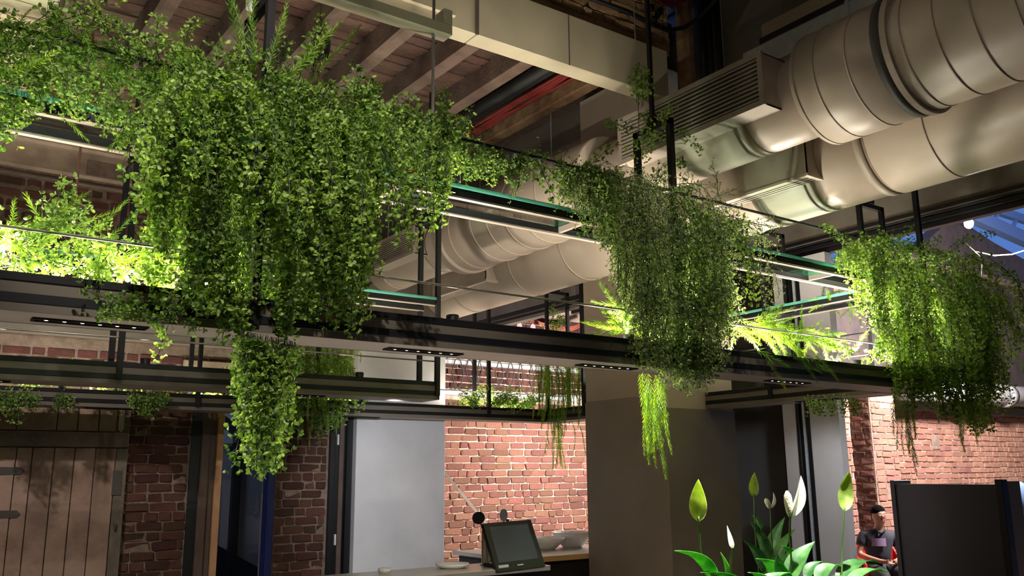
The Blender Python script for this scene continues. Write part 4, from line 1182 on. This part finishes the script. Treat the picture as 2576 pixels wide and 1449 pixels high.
mk('newel', bar((q.x, 9.95, 0.5), (q.x, 9.95, 3.0), .09), 'frame_black', stv)
mk('support_post', box(at(680, 1200, 9.6).x, at(705, 1200, 9.6).x, 9.62, 9.7, 0, 3.2, .004), 'blue_paint', stv)

# leaning batten in front of the far brick wall
ba, bb = at(1090, 1154, 9.9), at(1230, 1326, 9.6)
lb = mk('leaning_batten', bar(ba, ba + (bb - ba) * ((ba.z - .03) / (ba.z - bb.z)), .055, .035), 'pale_wood')
tag(lb, 'pale wooden batten leaning across the lit brick wall', 'batten')

# looping grey wires and orange cable by the far window head
lw = thing('wire_loops', 'loops of grey cable hanging in front of the far brick wall', 'cables', (7.5, 11.1, 2.9))
for k in range(9):
    rr = random.Random(k + 5); c = at(1140 + k * 26, 900, 11.1); w = rr.uniform(.1, .24); dp = rr.uniform(.18, .3)
    mk('cable', tube([(c.x + w * math.cos(a), 11.1 + rr.uniform(-.01, .01), 3.42 - dp + dp * math.sin(a)) for a in [math.pi * (.5 + .25 * j) for j in range(9)]], .008, 6), 'grey_cable', lw, smooth=True)
oc = thing('orange_cables', 'orange cables sagging behind the far window head', 'cables', at(1400, 830, 11.1))
for k in range(3):
    mk('cable', tube([at(1320, 790 + 4 * k, 11.1), at(1360, 812 + 4 * k, 11.1), at(1410, 824 + 4 * k, 11.1), at(1440, 822 + 4 * k, 11.1), at(1475, 808 + 4 * k, 11.1)], .014, 6), 'orange_cable', oc, smooth=True)
pg = thing('pink_reflections', 'small pink reflection spots below the far window head, modelled as discs on a string', 'garland', at(1290, 820, 10.9))  # pink reflections modelled as coloured discs on an added string
mk('string', tube([at(1180, 795, 10.9), at(1230, 806, 10.9), at(1290, 812, 10.9), at(1350, 818, 10.9), at(1400, 818, 10.9), at(1475, 800, 10.9)], .004, 5), 'wire_grey', pg)
for k in range(6):
    p = at(1205 + k * 34, 812 + k * 3, 10.88)
    mk('reflection_disc', disc(p, .05, .06, .01, 12), 'reflection_pink', pg)

# ------------------------------------------------------------------ bar counter, till and bowls
bc = thing('bar_counter', 'steel topped back counter carrying the till', 'counter', (1.6, 5.97, 0))
mk('worktop', box(-1.2, 4.42, 5.72, 6.22, .91, .95, .004), 'counter_steel', bc)
mk('body', box(-1.15, 4.38, 5.78, 6.18, 0, .91), 'cabinet_black', bc)
fb = thing('bounce_bar', 'added unseen bar with pale top, bouncing light under the long front shelf', 'counter', (1.4, 3.65, 0))  # out of view, added to bounce downlight onto the shelf undersides
mk('worktop', box(-1.0, 3.55, 3.25, 4.05, .91, .95, .006), 'white_bowl', fb)
mk('body', box(-.95, 3.5, 3.4, 3.95, 0, .91), 'planter_box', fb)
rc = thing('side_counter', 'low counter with a blond wood edge behind the big column', 'counter', (5.9, 7.8, 0))
mk('worktop', box(5.0, 6.6, 7.0, 8.15, .84, .88, .003), 'counter_steel', rc)
mk('wood_edge', box(5.0, 6.6, 6.97, 7.0, .83, .88, .002), 'counter_wood', rc)
mk('body', box(5.05, 6.55, 7.05, 8.1, 0, .84), 'cabinet_black', rc)
def bowl(x, y, z, r, h, lab):
    V = []; Fc = []; n = 40
    prof = [(0, .45), (.25, .62), (.6, .85), (1, 1.0), (1, .97), (.6, .82), (.25, .58), (.06, .4)]
    for hz, rr in prof:
        for k in range(n):
            a = 2 * math.pi * k / n; f = 1 + (.018 if k % 2 else -.018)
            V.append((x + r * rr * f * math.cos(a), y + r * rr * f * math.sin(a), z + h * hz))
    for i in range(len(prof) - 1):
        for k in range(n): Fc.append((i * n + k, i * n + (k + 1) % n, (i + 1) * n + (k + 1) % n, (i + 1) * n + k))
    Fc.append(tuple(range(n - 1, -1, -1))); Fc.append(tuple((len(prof) - 1) * n + k for k in range(n)))
    tag(mk('fluted_bowl', (V, Fc), 'white_bowl', smooth=True), lab, 'bowl', 'white fluted bowls')
bowl(5.83, 7.62, .88, .2, .12, 'white fluted bowl on the side counter right of the till')
bowl(6.22, 7.66, .88, .22, .16, 'bigger white fluted bowl on the side counter close to the column')
bowl(5.3, 7.5, .88, .2, .07, 'low white fluted bowl on the side counter behind the till')
for px, w, lab in ((960, .05, 'small clear wrapped cup at the left on the steel back counter'), (1130, .13, 'white flat dish on the steel back counter near the pier')):
    q = at(px, 1425, 6.1)
    tag(mk('dish', lathe_z(q.x, 6.05, [(.95, w * .7), (.97, w), (.985, w), (.98, w * .9), (.962, w * .6)], 24), 'white_bowl', smooth=True), lab, 'dish')

pos = thing('till', 'black touchscreen till tilted back on the steel counter', 'till', (at(1290, 1400, 5.75).x, 5.8, .95))
TL, TR, BR, BL = at(1215, 1317, 5.88), at(1335, 1307, 5.88), at(1372, 1423, 5.70), at(1250, 1439, 5.70)
nrm = (TR - TL).cross(BL - TL).normalized()
if nrm.y > 0: nrm = -nrm
def slab(a, b, c, d, n, t):
    V = [tuple(v) for v in (a, b, c, d)] + [tuple(v - n * t) for v in (a, b, c, d)]
    return V, [(0, 1, 2, 3), (7, 6, 5, 4), (0, 4, 5, 1), (1, 5, 6, 2), (2, 6, 7, 3), (3, 7, 4, 0)]
def uv(u, v, o=.0): return TL.lerp(TR, u).lerp(BL.lerp(BR, u), v) + nrm * o
mk('bezel', slab(uv(0, 0), uv(1, 0), uv(1, 1), uv(0, 1), nrm, .035), 'screen_bezel', pos)
mk('screen', slab(uv(.10, .09, .002), uv(.90, .09, .002), uv(.91, .83, .002), uv(.09, .83, .002), nrm, .002), 'screen_glass', pos)
mk('badge', slab(uv(.44, .905, .002), uv(.56, .905, .002), uv(.56, .93, .002), uv(.44, .93, .002), nrm, .002), 'sticker', pos)
mk('label_sticker', slab(uv(.06, .88, .002), uv(.26, .88, .002), uv(.26, .935, .002), uv(.06, .935, .002), nrm, .002), 'sticker', pos)
c0 = uv(.45, .85, -.04)
mk('stand', join(box(c0.x - .05, c0.x + .05, 5.78, 5.86, .975, 1.10, .01), box(c0.x - .14, c0.x + .14, 5.74, 6.0, .95, .978, .01)), 'screen_bezel', pos)
mk('webcam', lathe_z(uv(.52, 0).x, uv(.52, 0).y + .01, [(uv(.5, 0).z, .012), (uv(.5, 0).z + .012, .012), (uv(.5, 0).z + .018, .006)], 10), 'screen_bezel', pos)
q = at(1222, 1400, 6.05)
ch = thing('steel_post', 'brushed steel post rising beside the till, topped by a black disc', 'post', (q.x, 6.05, .95))
mk('post', lathe_z(q.x, 6.05, [(.95, .05), (.955, .05), (.96, .034), (at(1222, 1335, 6.05).z, .034), (at(1222, 1333, 6.05).z, .03)], 20), 'stainless', ch, smooth=True)
dq = at(1205, 1303, 6.0)
mk('disc', disc(dq, .056, .048, .012), 'frame_black', ch)
mk('disc_stem', tube([(dq.x + .02, 6.02, dq.z - .03), (q.x, 6.05, at(1222, 1335, 6.05).z - .02)], .008, 8), 'stainless', ch)
dq = at(1268, 1296, 6.12)
gs = thing('counter_sign', 'small grey oval disc on a stem behind the till', 'sign', (dq.x, 6.12, .95))
mk('disc', disc(dq, .036, .05, .01), 'mirror_disc', gs)
mk('stem', tube([(dq.x, 6.126, .955), (dq.x, 6.126, dq.z - .045)], .006, 8), 'stainless', gs)
mk('foot', lathe_z(dq.x, 6.126, [(.95, .04), (.957, .04)], 16), 'stainless', gs)

# ------------------------------------------------------------------ peace lilies in the foreground
def blade(base, tip, width, droop, m_len=10, m_w=4, cup=.25, twist=0.0, side=None, fold=0.0, pinch=1.0):
    """leaf surface from base to tip, arching by droop; returns geo"""
    base, tip = Vector(base), Vector(tip); ax = tip - base; L = ax.length; d = ax.normalized()
    s = Vector(side).normalized() if side is not None else d.cross(Vector((0, 0, 1))).normalized()
    s = (s - d * s.dot(d)).normalized()
    n = s.cross(d)
    V = []; Fc = []
    for i in range(m_len + 1):
        t = i / m_len
        w = width * (math.sin(math.pi * min(1, t ** .75 * .98 + .02)) ** .85) * (1 - .35 * t * pinch)
        if t > .93: w *= (1 - t) / .07 * .6 + .02
        c = base + d * L * t + n * droop * math.sin(math.pi * t) + Vector((0, 0, -fold * t * t))
        ss = s * math.cos(twist * t) + n * math.sin(twist * t); nn = -s * math.sin(twist * t) + n * math.cos(twist * t)
        for j in range(m_w + 1):
            u = j / m_w * 2 - 1
            V.append(tuple(c + ss * u * w / 2 + nn * cup * w * (u * u - .4)))
    q = m_w + 1
    for i in range(m_len):
        for j in range(m_w): Fc.append((i * q + j, i * q + j + 1, (i + 1) * q + j + 1, (i + 1) * q + j))
    # thickness
    n0 = len(V); off = n * .0012
    V += [tuple(Vector(v) - off) for v in V]
    Fc += [tuple(n0 + k for k in reversed(f)) for f in Fc]
    return V, Fc

def lily(label, planter_label, Y, flowers, leaves, spans, ground_z, group):
    px0, px1 = spans
    bx = at((px0 + px1) / 2, 1449, Y); zb = ground_z
    pl = thing('planter', planter_label, 'planter', (bx.x, Y, 0))
    hw = abs(at(px1, 1449, Y).x - at(px0, 1449, Y).x) / 2
    mk('box', join(box(bx.x - hw, bx.x + hw, Y - .14, Y + .14, 0, zb - .04, .006)), 'planter_box', pl)
    mk('rim', join(box(bx.x - hw - .01, bx.x + hw + .01, Y - .15, Y - .12, zb - .04, zb, .004), box(bx.x - hw - .01, bx.x + hw + .01, Y + .12, Y + .15, zb - .04, zb, .004), box(bx.x - hw - .01, bx.x - hw + .02, Y - .12, Y + .12, zb - .04, zb), box(bx.x + hw - .02, bx.x + hw + .01, Y - .12, Y + .12, zb - .04, zb)), 'planter_box', pl)
    mk('soil', box(bx.x - hw + .02, bx.x + hw - .02, Y - .12, Y + .12, zb - .04, zb - .015), 'soil', pl)
    t = thing('peace_lily', label, 'plant', (bx.x, Y, zb - .012), 0, group)
    for f in flowers: flower(t, Y, zb, bx, *f)
    for (b, tp, w, dr, dy, kw) in leaves:
        p, q = at(b[0], b[1], Y + dy), at(tp[0], tp[1], Y + dy + kw.pop('dyt', 0))
        lf = mk('leaf', blade(p, q, w, dr, **kw), 'lily_leaf', t, smooth=True)
        root = Vector((bx.x + (p.x - bx.x) * .35, Y + (p.y - Y) * .5, zb - .01))
        if p.z > zb + .02:
            mk('leaf_stalk', tube([root, root.lerp(p, .5) + Vector((0, 0, .01)), p, p.lerp(q, .1)], .0035, 6), 'stem_green', t, smooth=True)
    return t

def flower(t, Y, zb, bx, kind, top, bot, foot, w, dy=0.0):
    a, b, c = at(*top, Y + dy), at(*bot, Y + dy), at(*foot, Y + dy)
    root = Vector((bx.x + (c.x - bx.x) * .8, Y + dy * .6, zb - .01))
    mk('flower_stem', tube([root, c, c.lerp(b, .5) + (b - c).cross(Vector((0, 1, 0))).normalized() * .006, b, b.lerp(a, .12)], .0032, 7), 'stem_green', t, smooth=True)
    if kind == 'bract':
        g = blade(b, a, w, -.012, 12, 6, .18, 0, side=rt, pinch=.6)
        mk('bract', g, 'lily_bract', t, smooth=True)
    elif kind == 'bud':
        pts = [b.lerp(a, k / 8) for k in range(9)]
        mk('bract', tube(pts, [w * v for v in (.25, .5, .5, .46, .4, .32, .22, .12, .02)], 9), 'lily_white', t, smooth=True)
    elif kind == 'open':
        sp_ = b + (a - b) * .62 - rt * .035
        mk('spadix', tube([b.lerp(sp_, k / 6) for k in range(7)], [.006, .011, .013, .014, .014, .012, .004], 10), 'spadix', t, smooth=True)
        g = blade(b, a, w, .012, 12, 6, .45, .5, side=rt * .6 + Vector((.3, .5, 0)), pinch=.5)
        mk('bract', g, 'lily_white', t, smooth=True)

Y1 = 2.0
lily('bright peace lily with white and green bracts in the right foreground', 'dark brown planter box below the bright foreground peace lily', Y1,
     [('bract', (1757, 1205), (1757, 1312), (1772, 1449), .062), ('bud', (1829, 1322), (1843, 1378), (1838, 1449), .017, -.02),
      ('open', (2015, 1196), (1988, 1300), (1990, 1400), .052, -.03), ('bract', (2137, 1184), (2124, 1285), (2118, 1449), .064, .03)],
     [((1800, 1470), (1695, 1385), .075, .03, -.05, dict(cup=.3)), ((1830, 1480), (1812, 1388), .03, .015, .06, dict(cup=.3)),
      ((1990, 1465), (2050, 1362), .095, .02, -.04, dict(cup=.25)), ((1985, 1465), (1955, 1392), .07, -.02, -.08, dict(cup=.3)),
      ((1960, 1475), (1900, 1405), .09, .03, -.02, dict(cup=.2)), ((2000, 1430), (1965, 1372), .06, .02, .06, dict(cup=.3)),
      ((2060, 1470), (2118, 1418), .08, .03, -.03, dict(cup=.2, fold=.01)), ((2030, 1460), (2070, 1412), .06, .02, .05, dict(cup=.25)),
      ((2110, 1465), (2215, 1405), .10, .035, .03, dict(cup=.15, fold=.02)), ((2130, 1475), (2235, 1440), .07, .03, -.05, dict(cup=.2)),
      ((1880, 1490), (1760, 1440), .08, .02, -.08, dict(cup=.2)), ((1930, 1490), (1880, 1440), .07, .02, -.1, dict(cup=.2)), ((1900, 1500), (1990, 1440), .08, .02, -.12, dict(cup=.2)),
      ((2060, 1490), (2160, 1455), .08, .02, -.1, dict(cup=.2))], (1690, 2230), at(1950, 1500, Y1).z - .06, 'peace lilies')
lily('dim peace lily half in shadow behind the bright one', 'dark planter box of the shaded peace lily under the front shelf', 3.05,
     [('bract', (1898, 1188), (1897, 1250), (1905, 1400), .056), ('open', (1945, 1238), (1938, 1280), (1945, 1400), .024)],
     [((1930, 1420), (1885, 1310), .09, .03, 0, dict(cup=.25)), ((1940, 1430), (1975, 1300), .11, .03, .04, dict(cup=.2)), ((1950, 1440), (2000, 1330), .09, .03, -.03, dict(cup=.2)),
      ((1920, 1440), (1870, 1360), .09, .03, -.05, dict(cup=.2)), ((1950, 1450), (1990, 1390), .1, .03, .06, dict(cup=.2)), ((1930, 1450), (1900, 1390), .1, .03, .02, dict(cup=.2)), ((1915, 1330), (1890, 1293), .05, .01, .02, dict(cup=.2))],
     (1860, 2000), at(1950, 1500, 3.05).z - .04, 'peace lilies')

# ------------------------------------------------------------------ the yard: cabinet, seated person, bits and roof
cl = Vector((.8496, .5274, 0)) * 9.75; cr = Vector((.8986, .4387, 0)) * 9.05
ang = math.atan2(cr.y - cl.y, cr.x - cl.x); wid = (cr - cl).length
cab = thing('black_cabinet', 'large black cabinet standing in the yard before the brick wall', 'cabinet', (cl.x, cl.y, 0), ang)
hc_ = 1.55
mk('back_panel', box(.05, wid - .07, .02, .05, .02, hc_ - .02), 'cabinet_black', cab, world=False)
mk('side_panel', box(0, .05, 0, .25, 0, hc_ + .015, .003), 'cabinet_black', cab, world=False)
mk('corner_post', box(wid - .07, wid, 0, .08, 0, hc_ + .025, .003), 'cabinet_edge', cab, world=False)
mk('side_panel', box(wid - .03, wid - .001, .08, .26, 0, hc_ + .01, .003), 'cabinet_side', cab, world=False)
mk('top_panel', box(.05, wid - .03, .05, .24, hc_ - .06, hc_ - .02), 'cabinet_black', cab, world=False)

PX, PY = 9.75, 6.25
ROT = -math.radians(36)
chair = thing('plastic_chair', 'red plastic armchair under the seated person', 'chair', (PX, PY, 0), ROT)
mk('seat', box(-.23, .23, -.24, .2, .40, .43, .01), 'red_plastic', chair, world=False)
bp_ = []
for i in range(9):
    a = math.pi * (i / 8); bp_.append((.27 * math.cos(a) * 1.0, .16 + .1 * math.sin(a)))
V = []; Fc = []
for i, (x, y) in enumerate(bp_):
    top = .68 + .17 * math.sin(math.pi * i / 8)
    for z, o in ((.46, 0), (top, .05)):
        V += [(x, y + o, z), (x * .95, y + o - .015, z)]
for i in range(8):
    a = i * 4
    Fc += [(a, a + 4, a + 6, a + 2), (a + 1, a + 3, a + 7, a + 5), (a + 2, a + 6, a + 7, a + 3), (a, a + 1, a + 5, a + 4)]
mk('backrest', (V, Fc), 'red_plastic', chair, world=False)
for s in (-1, 1):
    mk('armrest', tube([(s * .27, .16, .66), (s * .29, 0, .655), (s * .29, -.18, .645), (s * .28, -.23, .60), (s * .27, -.22, .43)], .022, 8), 'red_plastic', chair, world=False, smooth=True)
    mk('leg', bar((s * .22, -.22, .41), (s * .26, -.27, 0), .045), 'red_plastic', chair, world=False)
    mk('leg', bar((s * .22, .18, .41), (s * .26, .26, 0), .045), 'red_plastic', chair, world=False)

def skin(name, J, E, m, parent, sub=1, root=0):
    """skinned skeleton: J {name: (co, radius or (rx, ry))}"""
    names = list(J); ix = {n: i for i, n in enumerate(names)}
    me = bpy.data.meshes.new(name); me.from_pydata([J[n][0] for n in names], [(ix[a], ix[b]) for a, b in E], []); me.update()
    o = bpy.data.objects.new(name, me); COL.objects.link(o); o.parent = parent
    me.materials.append(MATS[m])
    md = o.modifiers.new('skin', 'SKIN'); md.use_smooth_shade = True
    if not me.skin_vertices:
        return o
    for n in names:
        r = J[n][1]; r = (r, r) if not isinstance(r, tuple) else r
        me.skin_vertices[0].data[ix[n]].radius = r
    me.skin_vertices[0].data[root].use_root = True
    sb = o.modifiers.new('subdivision', 'SUBSURF'); sb.levels = sub; sb.render_levels = sub
    return o
man = thing('person', 'person in a dark polo shirt sitting on a red chair', 'person', (PX, PY, .43), ROT)
def Lz(x, y, z): return (x, y, z - .43)
HX, HY = .03, -.02
BJ = {'pelvis': (Lz(0, .05, .53), (.13, .10)), 'waist': (Lz(0, .08, .66), (.12, .09)), 'chest': (Lz(0, .07, .83), (.15, .10)), 'neck0': (Lz(0.01, .04, .965), .06), 'neck': (Lz(.015, .02, 1.02), .05),
      'jaw': (Lz(.02, -.005, 1.085), (.06, .066)), 'head': (Lz(.025, .01, 1.15), (.078, .086)), 'crown': (Lz(.025, .02, 1.215), (.062, .075)),
      'nose': (Lz(.035, -.085, 1.125), .012), 'ear_l': (Lz(-.055, .015, 1.135), .014), 'ear_r': (Lz(.105, .02, 1.135), .014)}
BE = [('pelvis', 'waist'), ('waist', 'chest'), ('chest', 'neck0'), ('neck0', 'neck'), ('neck', 'jaw'), ('jaw', 'head'), ('head', 'crown'), ('head', 'nose'), ('head', 'ear_l'), ('head', 'ear_r')]
for s, n in ((-1, 'l'), (1, 'r')):
    BJ['sh' + n] = (Lz(s * .17, .06, .915), .055); BJ['el' + n] = (Lz(s * .25, .02, .70), .042); BJ['fo' + n] = (Lz(s * .2, -.1, .67), .036); BJ['wr' + n] = (Lz(s * .09, -.2, .64), .026); BJ['pa' + n] = (Lz(s * .04, -.235, .63), (.034, .018))
    BE += [('chest', 'sh' + n), ('sh' + n, 'el' + n), ('el' + n, 'fo' + n), ('fo' + n, 'wr' + n), ('wr' + n, 'pa' + n)]
    for k, (dx, dy, l) in enumerate(((.0, -.035, .9), (-.015, -.035, 1.0), (-.028, -.026, .95), (-.036, -.012, .8))):
        a, b = 'f%s%d' % (n, k), 'g%s%d' % (n, k)
        BJ[a] = (Lz(s * (.02 + dx), -.255 + dy * .5, .628), .009); BJ[b] = (Lz(s * (-.005 + dx), -.262 + dy * l, .612), .008)
        BE += [('pa' + n, a), (a, b)]
    BJ['th' + n] = (Lz(s * .045, -.262, .65), .010); BJ['ti' + n] = (Lz(s * .025, -.285, .655), .009); BE += [('pa' + n, 'th' + n), ('th' + n, 'ti' + n)]
    BJ['hi' + n] = (Lz(s * .09, .0, .51), .085); BJ['kn' + n] = (Lz(s * .13, -.40, .50), .06); BJ['an' + n] = (Lz(s * .13, -.42, .1), .042); BJ['to' + n] = (Lz(s * .14, -.55, .04), .04)
    BE += [('pelvis', 'hi' + n), ('hi' + n, 'kn' + n), ('kn' + n, 'an' + n), ('an' + n, 'to' + n)]
skin('body', BJ, BE, 'skin', man, 2)
SJ = {'pelvis': (Lz(0, .05, .55), (.155, .125)), 'waist': (Lz(0, .08, .66), (.15, .12)), 'chest': (Lz(0, .07, .84), (.175, .125)), 'col': (Lz(.008, .045, .965), .072)}
SE = [('pelvis', 'waist'), ('waist', 'chest'), ('chest', 'col')]
for s, n in ((-1, 'l'), (1, 'r')):
    SJ['sh' + n] = (Lz(s * .17, .06, .915), .072); SJ['el' + n] = (Lz(s * .225, .035, .775), .064); SE += [('chest', 'sh' + n), ('sh' + n, 'el' + n)]
skin('polo_shirt', SJ, SE, 'shirt', man, 1)
TJ = {'pelvis': (Lz(0, .05, .52), (.15, .12))}; TE = []
for s, n in ((-1, 'l'), (1, 'r')):
    TJ['hi' + n] = (Lz(s * .09, .0, .51), .10); TJ['kn' + n] = (Lz(s * .13, -.40, .50), .075); TJ['an' + n] = (Lz(s * .13, -.42, .13), .062)
    TE += [('pelvis', 'hi' + n), ('hi' + n, 'kn' + n), ('kn' + n, 'an' + n)]
skin('trousers', TJ, TE, 'trousers', man, 1)
def ball(c, r, n=12, m=8, z0=-1.0, z1=1.0):
    V = []; Fc = []
    for i in range(m + 1):
        t = math.asin(z0) + (math.asin(z1) - math.asin(z0)) * i / m
        for k in range(n):
            a = 2 * math.pi * k / n; V.append((c[0] + r[0] * math.cos(t) * math.cos(a), c[1] + r[1] * math.cos(t) * math.sin(a), c[2] + r[2] * math.sin(t)))
    for i in range(m):
        for k in range(n): Fc.append((i * n + k, i * n + (k + 1) % n, (i + 1) * n + (k + 1) % n, (i + 1) * n + k))
    return V, Fc
hg = ball(Lz(.025, .040, 1.178), (.082, .092, .086), 18, 10, -.1, 1)
hb = ball(Lz(.025, .062, 1.15), (.078, .062, .100), 18, 10, -.3, .6)
mk('hair', join(hg, hb), 'hair', man, world=False, smooth=True)
for s in (-1, 1):
    mk('eye', ball(Lz(.028 + s * .03, -.068, 1.148), (.012, .008, .007), 8, 6), 'eye_white', man, world=False, smooth=True)
    mk('eyebrow', box(.028 + s * .03 - .018, .028 + s * .03 + .018, -.076, -.068, 1.166 - .43, 1.170 - .43), 'hair', man, world=False)
mk('mouth', ball(Lz(.03, -.066, 1.09), (.022, .01, .007), 8, 6), 'lip', man, world=False, smooth=True)
pv = []
for rr_ in (1.0, .97):
    for z in (.795, .84, .885):
        for k in range(9):
            a = math.radians(-145 + k * 9)
            pv.append(Lz(.172 * rr_ * math.cos(a), .07 + .128 * rr_ * math.sin(a), z))
pf = [(o + r * 9 + k, o + r * 9 + k + 1, o + r * 9 + k + 10, o + r * 9 + k + 9) for o in (0, 27) for r in (0, 1) for k in range(8)]
mk('shirt_panel', (pv, pf), 'shirt_panel', man, world=False, smooth=True)
mk('collar', tube([Lz(-.07, .06, .985), Lz(-.05, -.02, .975), Lz(.0, -.055, .94), Lz(.06, -.02, .975), Lz(.085, .06, .985)], .014, 8), 'trousers', man, world=False, smooth=True)

fe = at(2556, 1375, 6.0)
ex = thing('fire_extinguisher', 'red fire extinguisher on a low bench at the right edge', 'extinguisher', (fe.x, 6.0, .5))
zb_ = at(2556, 1402, 6.0).z
mk('cylinder', lathe_z(fe.x, 6.0, [(zb_, .07), (zb_ + .01, .08), (zb_ + .2, .08), (zb_ + .25, .04), (zb_ + .27, .025)], 20), 'extinguisher', ex, smooth=True)
mk('valve', box(fe.x - .03, fe.x + .05, 5.97, 6.03, zb_ + .27, zb_ + .31, .006), 'frame_black', ex)
bn = thing('low_bench', 'low wooden bench under the fire extinguisher', 'bench', (fe.x, 6.0, 0))
mk('seat', box(fe.x - .5, fe.x + .6, 5.8, 6.2, zb_ - .07, zb_, .006), 'counter_wood', bn)
for s in (-.45, .5):
    mk('leg', box(fe.x + s, fe.x + s + .05, 5.85, 6.15, 0, zb_ - .07), 'counter_wood', bn)
e0, e1 = at(2537, 1440, 5.2), at(2562, 1285, 5.2)
st = thing('folding_stand', 'white folding stand with a blue cloth at the right edge', 'stand', (e0.x, 5.2, 0))
dirn = (e1 - e0); f0 = e0 - dirn * (e0.z / dirn.z)
mk('leg', bar(f0, e1, .035), 'white_sheet', st)
mk('leg', bar((e1.x + .55, 5.0, 0), e1, .035), 'white_sheet', st)
mk('foot', box(f0.x - .06, f0.x + .06, 5.02, 5.26, 0, .03, .005), 'white_sheet', st)
mk('cloth', ball((e1.x + .1, 5.2, e1.z + .12), (.13, .1, .22), 12, 8), 'blue_cloth', st, smooth=True)

# pipe, beams, bulb and roof of the yard
yp = thing('yard_pipe', 'thick grey pipe running along the yard wall behind the right plant', 'pipe', (14, 7.2, 2.9))
pz = at(2520, 995, 7.2).z
mk('pipe', tube([(11.9, 7.1, pz - .05), (17.5, 7.1, pz + .02)], .17, 16), 'pipe_grey', yp, smooth=True)
mk('pipe_joint', tube([(14.9, 7.1, pz - .02), (15.1, 7.1, pz - .02)], .19, 16), 'pipe_grey', yp, smooth=True)
prof = [(2090, 660), (2240, 640), (2330, 610), (2372, 568), (2425, 560), (2500, 610), (2590, 660), (2620, 700)]
pts = [at(px, py, 7.62) for px, py in prof]
gab = struct('wall_gable', prism([(9.0, 3.9), (9.0, pts[0].z)] + [(q.x, q.z) for q in pts] + [(20, pts[-1].z), (20, 3.9)], 'y', 7.62, 7.9), 'yard_dark')
for py, h in ((700, .12), (800, .14), (905, .3)):
    z = at(2520, py, 7.45).z
    struct('girder', box(11, 19.5, 7.45, 7.6, z - h, z, .01), 'joist_wood', gab)
a, b = at(2500, 740, 7.4), at(2510, 775, 7.4)
rtf = thing('roof_truss', 'bluish steel roof truss crossing the evening sky above the yard', 'truss', (14, 7, 5.4))
c_, d_ = at(2395, 520, 7.0), at(2600, 612, 7.0)
mk('chord', bar(c_, d_, .16, .22), 'yard_steel', rtf)
c2, d2_ = at(2420, 500, 7.0), at(2600, 560, 7.0)
mk('chord', bar(c2, d2_, .1, .14), 'yard_steel', rtf)
for f in (.2, .45, .7):
    mk('web', bar(c_.lerp(d_, f), c2.lerp(d2_, f + .05), .05), 'yard_steel', rtf)
e_, f_ = at(2230, 590, 7.2), at(2370, 575, 7.2)
struct('roof_yard', join(box(XW + .3, 20, -4, 5.6, 5.62, 5.75), box(XW + .3, 10.6, 5.6, 11.8, 5.4, 5.5), box(10.4, 10.6, YY + .3, 11.8, 0, 5.4), box(6.75, XW + .3, 9.4, 11.8, 5.4, 5.5)), 'yard_dark')
struct('wall_yard_near', box(XW + .3, 20, -4.2, -4, 0, 5.7), 'yard_dark')
bpz = at(2437, 562, 5.2)
bl = thing('work_bulb', 'bare glowing bulb hanging in the yard below the steel truss', 'lamp', tuple(bpz))
mk('bulb', ball(tuple(bpz), (.055, .055, .065), 14, 10), 'bulb_glass', bl, smooth=True)
mk('socket', lathe_z(bpz.x, bpz.y, [(bpz.z + .06, .025), (bpz.z + .13, .022)], 12), 'frame_black', bl)
mk('cord', tube([(bpz.x, bpz.y, bpz.z + .13), (bpz.x, bpz.y, 5.65)], .006, 6), 'frame_black', bl)
pl_ = bpy.data.lights.new('bulb_light', 'POINT'); pl_.energy = 50; pl_.color = (1, .95, .88); pl_.shadow_soft_size = .07
po = bpy.data.objects.new('bulb_light', pl_); COL.objects.link(po); po.parent = bl; po.location = (-.09, -.06, -.12)
cb = thing('yard_cable', 'pale cable slung across the yard behind the right plant', 'cable', at(2480, 640, 5.0))
mk('cable', tube([at(2425, 610, 5.0), at(2450, 632, 5.0), at(2470, 650, 5.0), at(2466, 700, 5.0)], .010, 6), 'plaster_grey', cb, smooth=True)
mk('cable', tube([at(2450, 632, 5.0), at(2500, 643, 5.0), at(2545, 640, 5.0), at(2590, 626, 5.0)], .008, 6), 'plaster_grey', cb, smooth=True)
